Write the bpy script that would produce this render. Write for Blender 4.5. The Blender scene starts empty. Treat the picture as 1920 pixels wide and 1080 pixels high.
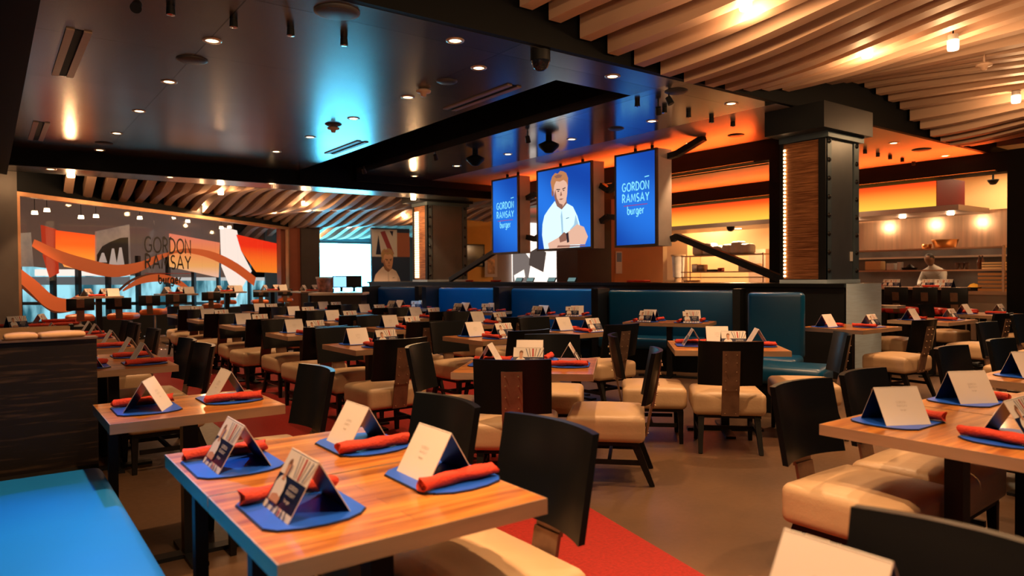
import bpy, bmesh, math, random
from mathutils import Vector, Matrix
random.seed(7)
PI = math.pi
R = math.radians
S = bpy.context.scene
COL = S.collection

# ------------------------------------------------------------------ camera, world, exposure
# the room's own axes: x across the rows, y along them; the camera stands at the origin, eye height 1.38 m
CAM_H = 1.38
F_PX = 1331.0
AZ = R(53.5)
PITCH = math.atan(22.5 / F_PX)
ROLL = R(0.42)
def _to_room(v):
    return Vector((v[0]*math.sin(AZ) + v[1]*math.cos(AZ), -v[0]*math.cos(AZ) + v[1]*math.sin(AZ), v[2]))
_f = Vector((0, math.cos(PITCH), -math.sin(PITCH)))
_u = Vector((0, math.sin(PITCH), math.cos(PITCH)))
_r = Vector((1, 0, 0))
RIGHT = _to_room(_r*math.cos(ROLL) - _u*math.sin(ROLL))
UP = _to_room(_u*math.cos(ROLL) + _r*math.sin(ROLL))
FWD = _to_room(_f)
cam_d = bpy.data.cameras.new('camera')
cam = bpy.data.objects.new('camera', cam_d)
COL.objects.link(cam)
m = Matrix((RIGHT, UP, -FWD)).transposed().to_4x4()
m.translation = Vector((0, 0, CAM_H))
cam.matrix_world = m
cam_d.sensor_width = 36.0
cam_d.lens = F_PX * 36.0 / 1920.0
cam_d.clip_end = 200
cam_d.clip_start = 0.05
cam_d.dof.use_dof = True
cam_d.dof.focus_distance = 5.6
cam_d.dof.aperture_fstop = 2.6
S.camera = cam

w = bpy.data.worlds.new('world')
S.world = w
w.use_nodes = True
bg = w.node_tree.nodes['Background']
bg.inputs[0].default_value = (0.10, 0.22, 0.30, 1)
bg.inputs[1].default_value = 0.09
S.view_settings.view_transform = 'Standard'
S.view_settings.look = 'None'
S.view_settings.exposure = 0.0
S.view_settings.gamma = 1.0
S.view_settings.use_curve_mapping = False
S.cycles.use_denoising = True
S.cycles.sample_clamp_indirect = 4.0
S.cycles.caustics_reflective = False
S.cycles.caustics_refractive = False
S.cycles.max_bounces = 7

def ray(x, y):
    return RIGHT*((x-960)/F_PX) + UP*((540-y)/F_PX) + FWD
def at(x, y, z):                       # point of the horizontal plane z seen at a pixel of the photograph
    d = ray(x, y); t = (z-CAM_H)/d.z
    return (d.x*t, d.y*t)
def atU(x, y, u):
    d = ray(x, y); t = u/d.x
    return (d.y*t, CAM_H + d.z*t)
def atV(x, y, v):
    d = ray(x, y); t = v/d.y
    return (d.x*t, CAM_H + d.z*t)
def rel(X, Z):                         # from camera-forward axes to room axes
    p = _to_room((X, Z, 0)); return (p.x, p.y)
def relrot(az):                        # direction az degrees clockwise of the camera -> rotation about z
    return -R(az + 36.5)

# ------------------------------------------------------------------ materials
MATS = {}
def mat(name, col, rough=0.5, metal=0.0, noise=0.0, nscale=8.0, bump=0.0, bscale=40.0, coat=0.0, stretch=None, emis=None, estr=1.0, spec=0.5, trans=0.0, alpha=1.0):
    if name in MATS: return MATS[name]
    M = bpy.data.materials.new(name); M.use_nodes = True
    nt = M.node_tree; N = nt.nodes; L = nt.links
    b = N['Principled BSDF']
    b.inputs['Base Color'].default_value = (*col, 1)
    b.inputs['Roughness'].default_value = rough
    b.inputs['Metallic'].default_value = metal
    b.inputs['Coat Weight'].default_value = coat
    b.inputs['Coat Roughness'].default_value = 0.12
    b.inputs['Specular IOR Level'].default_value = spec
    b.inputs['Transmission Weight'].default_value = trans
    b.inputs['Alpha'].default_value = alpha
    if emis:
        b.inputs['Emission Color'].default_value = (*emis, 1)
        b.inputs['Emission Strength'].default_value = estr
    if noise or bump:
        tc = N.new('ShaderNodeTexCoord'); mp = N.new('ShaderNodeMapping')
        L.new(tc.outputs['Object'], mp.inputs[0])
        if stretch: mp.inputs['Scale'].default_value = stretch
    if noise:
        n = N.new('ShaderNodeTexNoise'); n.inputs['Scale'].default_value = nscale; n.inputs['Detail'].default_value = 4
        L.new(mp.outputs[0], n.inputs['Vector'])
        r = N.new('ShaderNodeValToRGB')
        r.color_ramp.elements[0].position = 0.3; r.color_ramp.elements[1].position = 0.7
        r.color_ramp.elements[0].color = (*[c*(1-noise) for c in col], 1)
        r.color_ramp.elements[1].color = (*[min(1, c*(1+noise)) for c in col], 1)
        L.new(n.outputs[0], r.inputs[0]); L.new(r.outputs[0], b.inputs['Base Color'])
    if bump:
        n2 = N.new('ShaderNodeTexNoise'); n2.inputs['Scale'].default_value = bscale; n2.inputs['Detail'].default_value = 3
        L.new(mp.outputs[0], n2.inputs['Vector'])
        bp = N.new('ShaderNodeBump'); bp.inputs['Strength'].default_value = bump; bp.inputs['Distance'].default_value = 0.01
        L.new(n2.outputs[0], bp.inputs['Height']); L.new(bp.outputs[0], b.inputs['Normal'])
    MATS[name] = M
    return M
def emit(name, col, strength):
    if name in MATS: return MATS[name]
    M = bpy.data.materials.new(name); M.use_nodes = True
    nt = M.node_tree; nt.nodes.clear()
    e = nt.nodes.new('ShaderNodeEmission'); o = nt.nodes.new('ShaderNodeOutputMaterial')
    e.inputs[0].default_value = (*col, 1); e.inputs[1].default_value = strength
    nt.links.new(e.outputs[0], o.inputs[0])
    MATS[name] = M
    return M

BLACK = mat('black_paint', (0.004, 0.005, 0.006), 0.6, spec=.12)
BLACKM = mat('black_metal', (0.012, 0.014, 0.016), 0.4, 0.2, spec=.3)
LACQ = mat('black_lacquer', (0.006, 0.007, 0.008), 0.30, 0.0, coat=0.0, spec=.17, bump=0.05, bscale=6)
CREAM = mat('cream_leather', (0.60, 0.41, 0.24), 0.42, 0, 0.06, 5, 0.12, 60)
BRONZE = mat('bronze_strap', (0.26, 0.16, 0.11), 0.42, 0.65, 0.2, 12)
STUD = mat('stud', (0.75, 0.55, 0.35), 0.3, 0.9)
LEGW = mat('dark_leg_wood', (0.008, 0.007, 0.006), 0.42, 0, 0.3, 12, spec=.2)
EDGE = mat('table_edge_metal', (0.62, 0.42, 0.27), 0.36, 0.55, 0.12, 3, stretch=(1, 1, 8))
MATB = mat('blue_placemat', (0.012, 0.10, 0.66), 0.36, 0, 0.08, 10)
MATE = mat('placemat_edge', (0.01, 0.012, 0.03), 0.5)
NAPK = mat('red_napkin', (0.60, 0.045, 0.018), 0.8, 0, 0.15, 20, 0.5, 120)
CARDW = mat('card_white', (0.80, 0.74, 0.68), 0.5, 0, 0.02, 5)
CARDG = mat('card_emboss', (0.60, 0.55, 0.50), 0.5)
NAVY = mat('card_navy', (0.008, 0.016, 0.06), 0.3)
SKINP = mat('print_skin', (0.58, 0.30, 0.19), 0.5)
HAIRP = mat('print_hair', (0.20, 0.09, 0.04), 0.6)
REDP = mat('print_red', (0.50, 0.04, 0.03), 0.5)
GREYP = mat('print_grey', (0.18, 0.20, 0.26), 0.5)
BLUEV = mat('blue_vinyl', (0.0, 0.13, 0.36), 0.36, 0, 0.06, 3, 0.05, 30)
TEALV = mat('teal_vinyl', (0.0, 0.055, 0.13), 0.33, 0, 0.08, 3, 0.05, 20)
STEEL = mat('dark_steel', (0.11, 0.16, 0.19), 0.38, 0.5, 0.15, 3)
STEELL = mat('brushed_steel', (0.50, 0.66, 0.78), 0.34, 0.25, 0.1, 4, stretch=(1, 1, 12))
STAIN = mat('stainless', (0.75, 0.62, 0.5), 0.32, 0.75, 0.05, 3)
CHROME = mat('chrome', (0.8, 0.78, 0.75), 0.12, 1.0)
SLAT = mat('slat_wood', (0.56, 0.38, 0.27), 0.55, 0, 0.08, 3, stretch=(1, .2, 1))
WARMW = mat('warm_plaster', (0.80, 0.55, 0.27), 0.7, 0, 0.04, 2)
ORANGEV = mat('orange_vinyl', (0.60, 0.13, 0.03), 0.35)
REDV = mat('red_vinyl', (0.50, 0.03, 0.02), 0.4)
WHITEP = mat('white_plastic', (0.8, 0.78, 0.75), 0.4)
GLASSD = mat('screen_glass', (0.01, 0.012, 0.02), 0.1)
LENS = emit('lamp_lens', (1.0, 0.62, 0.28), 14)
LENSW = emit('lamp_glass', (1.0, 0.66, 0.36), 9)
LINEN = mat('tan_linen', (0.62, 0.38, 0.2), 0.8, 0, 0.1, 6, 0.4, 20)

def wood_mat():
    M = bpy.data.materials.new('plank_wood'); M.use_nodes = True
    nt = M.node_tree; N = nt.nodes; L = nt.links; b = N['Principled BSDF']
    tc = N.new('ShaderNodeTexCoord'); mp = N.new('ShaderNodeMapping'); L.new(tc.outputs['Object'], mp.inputs[0])
    mp.inputs['Scale'].default_value = (1.2, 14, 1)
    n = N.new('ShaderNodeTexNoise'); n.inputs['Scale'].default_value = 1.6; n.inputs['Detail'].default_value = 5; n.inputs['Roughness'].default_value = .6
    L.new(mp.outputs[0], n.inputs['Vector'])
    mp2 = N.new('ShaderNodeMapping'); L.new(tc.outputs['Object'], mp2.inputs[0]); mp2.inputs['Scale'].default_value = (1, 1, 1)
    br = N.new('ShaderNodeTexBrick'); L.new(mp2.outputs[0], br.inputs['Vector'])
    br.inputs['Scale'].default_value = 1; br.inputs['Brick Width'].default_value = 0.9; br.inputs['Row Height'].default_value = 0.075
    br.inputs['Mortar Size'].default_value = 0.0012; br.inputs['Color1'].default_value = (0.62, 0.62, 0.62, 1); br.inputs['Color2'].default_value = (1, 1, 1, 1)
    br.inputs['Mortar'].default_value = (0.35, 0.35, 0.35, 1)
    r = N.new('ShaderNodeValToRGB')
    r.color_ramp.elements[0].position = 0.3; r.color_ramp.elements[0].color = (0.26, 0.065, 0.014, 1)
    r.color_ramp.elements[1].position = 0.72; r.color_ramp.elements[1].color = (0.85, 0.36, 0.07, 1)
    L.new(n.outputs[0], r.inputs[0])
    mx = N.new('ShaderNodeMixRGB'); mx.blend_type = 'MULTIPLY'; mx.inputs[0].default_value = 1
    L.new(r.outputs[0], mx.inputs[1]); L.new(br.outputs[0], mx.inputs[2]); L.new(mx.outputs[0], b.inputs['Base Color'])
    b.inputs['Roughness'].default_value = 0.32; b.inputs['Coat Weight'].default_value = 0.35; b.inputs['Coat Roughness'].default_value = 0.10
    return M
WOOD = wood_mat()

def ceiling_mat(r0=.22, r1=.27, br_=1.0):
    M = bpy.data.materials.new('ceiling_panel_metal'); M.use_nodes = True
    nt = M.node_tree; N = nt.nodes; L = nt.links; b = N['Principled BSDF']
    tc = N.new('ShaderNodeTexCoord'); mp = N.new('ShaderNodeMapping'); L.new(tc.outputs['Object'], mp.inputs[0])
    mp.inputs['Location'].default_value = (-1.70+2.45*10, -9.3+1.75*20, 0)
    br = N.new('ShaderNodeTexBrick'); L.new(mp.outputs[0], br.inputs['Vector'])
    br.offset = 0.0
    br.inputs['Scale'].default_value = 1; br.inputs['Brick Width'].default_value = 2.45; br.inputs['Row Height'].default_value = 1.75
    br.inputs['Mortar Size'].default_value = 0.006; br.inputs['Mortar'].default_value = (0.01, 0.01, 0.01, 1)
    br.inputs['Color1'].default_value = (0.15*br_, 0.155*br_, 0.16*br_, 1); br.inputs['Color2'].default_value = (0.23*br_, 0.23*br_, 0.23*br_, 1)
    L.new(br.outputs[0], b.inputs['Base Color'])
    b.inputs['Metallic'].default_value = 0.85
    n = N.new('ShaderNodeTexNoise'); n.inputs['Scale'].default_value = 1.5; L.new(tc.outputs['Object'], n.inputs['Vector'])
    mr = N.new('ShaderNodeMapRange'); L.new(n.outputs[0], mr.inputs[0]); mr.inputs[3].default_value = r0; mr.inputs[4].default_value = r1
    L.new(mr.outputs[0], b.inputs['Roughness'])
    return M
CEIL = ceiling_mat()

def floor_mat():
    M = bpy.data.materials.new('brown_floor'); M.use_nodes = True
    nt = M.node_tree; N = nt.nodes; L = nt.links; b = N['Principled BSDF']
    tc = N.new('ShaderNodeTexCoord')
    n = N.new('ShaderNodeTexNoise'); n.inputs['Scale'].default_value = 0.9; n.inputs['Detail'].default_value = 6; L.new(tc.outputs['Object'], n.inputs['Vector'])
    n2 = N.new('ShaderNodeTexNoise'); n2.inputs['Scale'].default_value = 30; n2.inputs['Detail'].default_value = 3; L.new(tc.outputs['Object'], n2.inputs['Vector'])
    r = N.new('ShaderNodeValToRGB')
    r.color_ramp.elements[0].position = 0.3; r.color_ramp.elements[0].color = (0.075, 0.045, 0.028, 1)
    r.color_ramp.elements[1].position = 0.7; r.color_ramp.elements[1].color = (0.14, 0.078, 0.040, 1)
    L.new(n.outputs[0], r.inputs[0]); L.new(r.outputs[0], b.inputs['Base Color'])
    mr = N.new('ShaderNodeMapRange'); L.new(n2.outputs[0], mr.inputs[0]); mr.inputs[3].default_value = 0.3; mr.inputs[4].default_value = 0.45
    L.new(mr.outputs[0], b.inputs['Roughness'])
    return M
FLOOR = floor_mat()

def carpet_mat():
    M = mat('red_carpet_pile', (0.27, 0.013, 0.008), 0.6, 0, 0.22, 60, 0.35, 220, spec=.3)
    return M
CARPET = carpet_mat()

def divider_mat():
    M = bpy.data.materials.new('dark_grained_wood'); M.use_nodes = True
    nt = M.node_tree; N = nt.nodes; L = nt.links; b = N['Principled BSDF']
    tc = N.new('ShaderNodeTexCoord'); mp = N.new('ShaderNodeMapping'); L.new(tc.outputs['Object'], mp.inputs[0])
    mp.inputs['Scale'].default_value = (2.5, 2.5, 40)
    n = N.new('ShaderNodeTexNoise'); n.inputs['Scale'].default_value = 1.5; n.inputs['Detail'].default_value = 6; n.inputs['Roughness'].default_value = .65
    L.new(mp.outputs[0], n.inputs['Vector'])
    r = N.new('ShaderNodeValToRGB')
    r.color_ramp.elements[0].position = 0.52; r.color_ramp.elements[0].color = (0.016, 0.012, 0.010, 1)
    r.color_ramp.elements[1].position = 0.8; r.color_ramp.elements[1].color = (0.10, 0.06, 0.035, 1)
    L.new(n.outputs[0], r.inputs[0]); L.new(r.outputs[0], b.inputs['Base Color'])
    b.inputs['Roughness'].default_value = 0.45
    return M
DIVW = divider_mat()
DIVW.node_tree.nodes['Principled BSDF'].inputs['Specular IOR Level'].default_value = .2

def copper_mat():
    M = bpy.data.materials.new('scratched_copper'); M.use_nodes = True
    nt = M.node_tree; N = nt.nodes; L = nt.links; b = N['Principled BSDF']
    tc = N.new('ShaderNodeTexCoord'); mp = N.new('ShaderNodeMapping'); L.new(tc.outputs['Object'], mp.inputs[0])
    mp.inputs['Scale'].default_value = (1.5, 1.5, 55)
    n = N.new('ShaderNodeTexNoise'); n.inputs['Scale'].default_value = 1.3; n.inputs['Detail'].default_value = 6; n.inputs['Roughness'].default_value = .7
    L.new(mp.outputs[0], n.inputs['Vector'])
    r = N.new('ShaderNodeValToRGB')
    r.color_ramp.elements[0].position = 0.4; r.color_ramp.elements[0].color = (0.20, 0.07, 0.03, 1)
    r.color_ramp.elements[1].position = 0.75; r.color_ramp.elements[1].color = (0.95, 0.42, 0.16, 1)
    L.new(n.outputs[0], r.inputs[0]); L.new(r.outputs[0], b.inputs['Base Color'])
    b.inputs['Metallic'].default_value = 0.6; b.inputs['Roughness'].default_value = 0.4
    return M
COPPER = copper_mat()

def gradient_panel(name, z0, z1, cols, strength):
    """backlit graphic panel, colours printed from the bottom edge z0 to the top edge z1 (object space)"""
    M = bpy.data.materials.new(name); M.use_nodes = True
    nt = M.node_tree; N = nt.nodes; L = nt.links; N.clear()
    o = N.new('ShaderNodeOutputMaterial'); e = N.new('ShaderNodeEmission'); L.new(e.outputs[0], o.inputs[0])
    tc = N.new('ShaderNodeTexCoord'); sp = N.new('ShaderNodeSeparateXYZ'); L.new(tc.outputs['Object'], sp.inputs[0])
    mr = N.new('ShaderNodeMapRange'); mr.inputs[1].default_value = z0; mr.inputs[2].default_value = z1; L.new(sp.outputs[2], mr.inputs[0])
    r = N.new('ShaderNodeValToRGB'); L.new(mr.outputs[0], r.inputs[0]); L.new(r.outputs[0], e.inputs[0])
    els = r.color_ramp.elements
    while len(els) < len(cols): els.new(0.5)
    for i, (p, c) in enumerate(cols):
        els[i].position = p; els[i].color = (*c, 1)
    e.inputs[1].default_value = strength
    return M

# ------------------------------------------------------------------ mesh helpers
def T(x=0, y=0, z=0, rz=0): return Matrix.Translation((x, y, z)) @ Matrix.Rotation(rz, 4, 'Z')
class MB:
    def __init__(s): s.v = []; s.f = []; s.mi = []; s.sm = []
    def add(s, vs, fs, m=0, M=None, smooth=False):
        o = len(s.v)
        for p in vs:
            p = Vector(p)
            s.v.append(tuple(M @ p) if M else tuple(p))
        for f in fs:
            s.f.append([i+o for i in f]); s.mi.append(m); s.sm.append(smooth)
    def box(s, x0, x1, y0, y1, z0, z1, m=0, M=None, taper=0.0):
        t = taper
        vs = [(x0+t, y0+t, z0), (x1-t, y0+t, z0), (x1-t, y1-t, z0), (x0+t, y1-t, z0), (x0, y0, z1), (x1, y0, z1), (x1, y1, z1), (x0, y1, z1)]
        s.add(vs, [(3, 2, 1, 0), (4, 5, 6, 7), (0, 1, 5, 4), (1, 2, 6, 5), (2, 3, 7, 6), (3, 0, 4, 7)], m, M)
    def bar(s, a, b, w, h, m=0, up=(0, 0, 1), w2=None, h2=None):
        a = Vector(a); b = Vector(b); d = (b-a).normalized(); up = Vector(up)
        x = d.cross(up)
        if x.length < 1e-4: x = d.cross(Vector((1, 0, 0)))
        x.normalize(); y = x.cross(d).normalized()
        w2 = w2 or w; h2 = h2 or h
        vs = [a-x*w/2-y*h/2, a+x*w/2-y*h/2, a+x*w/2+y*h/2, a-x*w/2+y*h/2, b-x*w2/2-y*h2/2, b+x*w2/2-y*h2/2, b+x*w2/2+y*h2/2, b-x*w2/2+y*h2/2]
        s.add(vs, [(3, 2, 1, 0), (4, 5, 6, 7), (0, 1, 5, 4), (1, 2, 6, 5), (2, 3, 7, 6), (3, 0, 4, 7)], m)
    def rbox(s, x0, x1, y0, y1, z0, z1, r=0.03, seg=3, m=0, M=None, crown=0.0):
        bm = bmesh.new(); bmesh.ops.create_cube(bm, size=1)
        for v in bm.verts:
            v.co = Vector(((x0+x1)/2 + v.co.x*(x1-x0), (y0+y1)/2 + v.co.y*(y1-y0), (z0+z1)/2 + v.co.z*(z1-z0)))
        bmesh.ops.bevel(bm, geom=list(bm.edges), offset=r, segments=seg, affect='EDGES', profile=0.5)
        if crown:
            bmesh.ops.subdivide_edges(bm, edges=[e for e in bm.edges if e.calc_length() > 2.2*r], cuts=3, use_grid_fill=True)
            for v in bm.verts:
                if v.co.z > z1-1e-4:
                    fx = 1-abs((v.co.x-(x0+x1)/2)/((x1-x0)/2))**2; fy = 1-abs((v.co.y-(y0+y1)/2)/((y1-y0)/2))**2
                    v.co.z += crown*max(0, fx)*max(0, fy)
        bm.verts.ensure_lookup_table(); idx = {v: i for i, v in enumerate(bm.verts)}
        s.add([v.co for v in bm.verts], [[idx[v] for v in f.verts] for f in bm.faces], m, M, True); bm.free()
    def cyl(s, a, b, r, r2=None, n=16, m=0, cap=True):
        a = Vector(a); b = Vector(b); r2 = r if r2 is None else r2
        d = (b-a).normalized(); x = d.orthogonal().normalized(); y = d.cross(x)
        vs = []
        for i in range(n):
            t = 2*PI*i/n; k = x*math.cos(t)+y*math.sin(t)
            vs += [a+k*r, b+k*r2]
        s.add(vs, [(2*i, 2*((i+1) % n), 2*((i+1) % n)+1, 2*i+1) for i in range(n)], m, None, True)
        if cap:
            s.add([vs[2*i] for i in range(n)][::-1], [list(range(n))], m)
            s.add([vs[2*i+1] for i in range(n)], [list(range(n))], m)
    def lathe(s, prof, cx=0, cy=0, n=20, m=0):
        vs = []; fs = []; k = len(prof)
        for i in range(n):
            t = 2*PI*i/n
            for (r, z) in prof: vs.append((cx+r*math.cos(t), cy+r*math.sin(t), z))
        for i in range(n):
            for j in range(k-1):
                a = i*k+j; b = ((i+1) % n)*k+j
                fs.append((a, b, b+1, a+1))
        s.add(vs, fs, m, None, True)
    def tube(s, pts, r, n=8, m=0, rs=None):
        pts = [Vector(p) for p in pts]; vs = []; fs = []
        for i, p in enumerate(pts):
            d = (pts[min(i+1, len(pts)-1)]-pts[max(i-1, 0)]).normalized()
            x = d.cross(Vector((0, 0, 1)))
            if x.length < 1e-3: x = Vector((1, 0, 0))
            x.normalize(); y = x.cross(d)
            rr = rs[i] if rs else r
            for j in range(n):
                t = 2*PI*j/n; vs.append(p+(x*math.cos(t)+y*math.sin(t))*rr)
        for i in range(len(pts)-1):
            for j in range(n):
                fs.append((i*n+j, i*n+(j+1) % n, (i+1)*n+(j+1) % n, (i+1)*n+j))
        fs.append(list(range(n))); fs.append(list(range((len(pts)-1)*n, len(pts)*n))[::-1])
        s.add(vs, fs, m, None, True)
    def poly(s, pts, z0, z1, m=0, me=None, M=None):     # prism of a 2D outline
        n = len(pts); me = m if me is None else me
        s.add([(x, y, z1) for x, y in pts], [list(range(n))], m, M)
        s.add([(x, y, z0) for x, y in pts], [list(range(n))[::-1]], me, M)
        vs = [(x, y, z0) for x, y in pts]+[(x, y, z1) for x, y in pts]
        s.add(vs, [(i, (i+1) % n, n+(i+1) % n, n+i) for i in range(n)], me, M)
    def flat(s, pts, m=0, M=None):
        s.add(pts, [list(range(len(pts)))], m, M)
    def mesh(s, name, mats):
        me = bpy.data.meshes.new(name); me.from_pydata(s.v, [], s.f)
        for x in (mats if isinstance(mats, (list, tuple)) else [mats]): me.materials.append(x)
        for p, i, sm in zip(me.polygons, s.mi, s.sm): p.material_index = i; p.use_smooth = sm
        me.update(); return me
    def build(s, name, mats, parent=None, M=None):
        o = bpy.data.objects.new(name, s.mesh(name, mats)); COL.objects.link(o)
        if parent: o.parent = parent
        if M: o.matrix_local = M
        return o
def tag(o, label=None, cat=None, group=None, kind=None):
    if label: o['label'] = label
    if cat: o['category'] = cat
    if group: o['group'] = group
    if kind: o['kind'] = kind
    return o
def empty(name, x, y, z=0, rz=0):
    o = bpy.data.objects.new(name, None); COL.objects.link(o)
    o.location = (x, y, z); o.rotation_euler = (0, 0, rz); o.empty_display_size = 0.1
    return o
KIDS = {}
def kids(o):
    return [c for c in bpy.data.objects if c.parent == o]
def copy_tree(root, x, y, z, rz, label, group=None, cache={}):
    if root.name not in cache:
        cache[root.name] = [(c, kids(c)) for c in kids(root)]
    r = root.copy(); COL.objects.link(r); r.location = (x, y, z); r.rotation_euler = (0, 0, rz)
    r['label'] = label
    if group: r['group'] = group
    for c, gs in cache[root.name]:
        d = c.copy(); COL.objects.link(d); d.parent = r
        for g in gs:
            e = g.copy(); COL.objects.link(e); e.parent = d
    return r
def struct(mb, name, mats, **k):
    return tag(mb.build(name, mats, **k), kind='structure')

# ------------------------------------------------------------------ lettering: letters drawn as strokes of even width
def arc(cx, cy, rx, ry, a0, a1, n=14):
    return [(cx+rx*math.cos(R(a0+(a1-a0)*i/n)), cy+ry*math.sin(R(a0+(a1-a0)*i/n))) for i in range(n+1)]
GLY = {
 'G': (0.84, [arc(.44, .5, .40, .5, 48, 318) + [(.78, .46), (.50, .46)]]),
 'O': (0.86, [arc(.43, .5, .42, .5, 0, 360, 24)]),
 'R': (0.62, [[(.06, 0), (.06, 1), (.28, 1)] + arc(.28, .74, .26, .26, 90, -90, 8) + [(.06, .48)], [(.28, .48), (.58, 0)]]),
 'D': (0.76, [[(.06, 0), (.06, 1), (.24, 1)] + arc(.24, .5, .46, .5, 90, -90, 12) + [(.06, 0)]]),
 'N': (0.74, [[(.06, 0), (.06, 1), (.68, 0), (.68, 1)]]),
 'A': (0.78, [[(.02, 0), (.39, 1), (.76, 0)], [(.16, .34), (.62, .34)]]),
 'M': (0.86, [[(.04, 0), (.12, 1), (.43, .22), (.74, 1), (.82, 0)]]),
 'S': (0.54, [arc(.27, .74, .22, .26, 40, 270, 10) + arc(.27, .24, .24, .24, 90, -140, 10)]),
 'Y': (0.70, [[(.02, 1), (.35, .48), (.68, 1)], [(.35, .48), (.35, 0)]]),
 'b': (0.60, [[(.08, 1), (.08, .1)], arc(.31, .3, .24, .31, 0, 360, 18)]),
 'u': (0.58, [[(.08, .6), (.08, .24)] + arc(.28, .24, .2, .25, 180, 360, 10) + [(.48, .6)], [(.48, .6), (.48, 0)]]),
 'r': (0.36, [[(.08, 0), (.08, .6)], arc(.30, .32, .22, .28, 178, 80, 8)]),
 'g': (0.60, [arc(.28, .3, .23, .31, 0, 360, 18), [(.51, .6), (.51, -.12)] + arc(.29, -.12, .22, .2, 0, -150, 8)]),
 'e': (0.56, [[(.06, .32), (.49, .32)] + arc(.28, .3, .22, .31, 5, 320, 16)]),
 ' ': (0.4, []), '-': (.5, [[(0, .5), (.5, .5)]]),
}
def text_quads(s, h, t, gap=0.16, width=None, xs=1.0):
    """quads (2D) of a line of text, centred on x=0, baseline y=0"""
    tot = sum(GLY[c][0]*xs+gap for c in s)-gap
    k = h if width is None else width/tot
    x = -tot/2; q = []
    for c in s:
        wd, lines = GLY[c]
        for pl in lines:
            P = [Vector(((x+a*xs)*k, b*h)) for a, b in pl]
            closed = (P[0]-P[-1]).length < 1e-4
            n = len(P); L_ = []; R_ = []
            for i, p in enumerate(P):
                d0 = (p-P[i-1]).normalized() if i else ((P[0]-P[-2]).normalized() if closed else None)
                d1 = (P[i+1]-p).normalized() if i < n-1 else ((P[1]-P[0]).normalized() if closed else None)
                if d0 is None: d0 = d1
                if d1 is None: d1 = d0
                n0 = Vector((-d0.y, d0.x)); n1 = Vector((-d1.y, d1.x)); b = n0+n1
                if b.length < .4: b = n1
                b.normalize(); sc = 1/max(.45, b.dot(n1))
                L_.append(p+b*t/2*sc); R_.append(p-b*t/2*sc)
            for i in range(n-1):
                q.append([L_[i], L_[i+1], R_[i+1], R_[i]])
        x += wd*xs+gap
    return q
def add_text(mb, s, M, h, t, m=0, **k):
    for q in text_quads(s, h, t, **k):
        mb.add([(p.x, p.y, 0) for p in q][::-1], [(0, 1, 2, 3)], m, M)
def plane_frame(ox, oy, oz, dx, dy):
    """local x runs along (dx,dy), local y up, local z out of the plane"""
    d = Vector((dx, dy, 0)).normalized(); n = d.cross(Vector((0, 0, 1)))
    return Matrix(((d.x, 0, n.x, ox), (d.y, 0, n.y, oy), (0, 1, 0, oz), (0, 0, 0, 1)))

# ------------------------------------------------------------------ the room shell
b = MB(); b.box(-3, 20, -3, 30, -0.1, 0.0); struct(b, 'floor', FLOOR)
cp = [(1.55, -2), (2.2, -2), (2.3, 0), (2.62, 2.06), (2.88, 3.2), (3.3, 4.2), (4.0, 5.4), (4.9, 6.8), (5.4, 8.2), (5.3, 9.8), (4.6, 11.4), (3.6, 12.8), (2.6, 13.6), (1.2, 13.8), (.9, 12), (1.3, 10.2), (1.62, 8.6), (1.72, 7.2), (1.65, 5.4), (1.85, 4.3), (1.95, 3.4), (1.7, 1.8), (1.5, 0)]
b = MB(); b.poly(cp, 0.0, 0.002); tag(b.build('carpet', CARPET), 'red carpet path curving across the brown floor between the table rows', 'carpet')

CZ = 3.6
def slab(name, u0, u1, v0, v1, z=CZ, th=0.12, m=None):
    b = MB(); b.box(u0, u1, v0, v1, z, z+th); return struct(b, name, m or CEIL)
slab('ceiling', 0.34, 5.23, 5.42, 14.52)
slab('ceiling', 5.2301, 6.44, 5.42, 6.2)
slab('ceiling', 6.4401, 8.3, 5.42, 14.3, m=ceiling_mat(.14, .18, 1.6))
slab('ceiling', 8.3001, 15.2, 5.42, 14.3, m=mat('satin_ceiling', (.42, .36, .33), .36, .35, .04, 2))
slab('ceiling', -2.5, 10.2, 14.60, 15.35, 3.30)
b = MB(); b.box(-3, 20, -3, 30, 4.75, 4.85); struct(b, 'ceiling', BLACK)
b = MB(); b.box(-3, 20, 5.35, 5.42, CZ+.002, 4.75); struct(b, 'trim_1', BLACK)
b = MB(); b.box(5.15, 5.23, 6.2, 14.51, CZ+.12, 4.75); b.box(6.44, 6.52, 6.2, 14.3, CZ+.12, 4.75); b.box(5.23, 6.44, 6.12, 6.2, CZ+.12, 4.75); struct(b, 'trim_2', BLACK)
b = MB(); b.box(-2.5, 10.2, 14.53, 14.60, 3.30, 4.75); b.box(-2.5, 10.2, 15.35, 15.39, 3.30, 4.75); struct(b, 'trim_3', BLACK)
b = MB(); b.box(6.44, 15.2, 14.3, 14.38, 3.45, 4.75); b.box(5.25, 6.43, 14.44, 14.52, 3.4, 4.75); struct(b, 'trim_4', BLACK)
b = MB(); b.box(-1.2, 0.32, 5.0, 16.2, 3.25, 4.75); struct(b, 'wall_left', BLACK)

# half wall behind the booths, with its steel end
b = MB(); b.box(8.9, 9.8, 4.82, 19.0, 0, 1.20); struct(b, 'wall_center', BLACKM)
b = MB(); b.box(8.86, 9.84, 4.80, 19.04, 1.20, 1.25); struct(b, 'trim_5', LACQ)
b = MB(); b.box(8.92, 9.80, 4.78, 4.80, 0.0, 1.248); struct(b, 'trim_6', STEELL)
b = MB(); b.box(9.86, 10.1, 4.6, 19, 0.9, 0.94, 0); struct(b, 'trim_7', STAIN)

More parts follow.
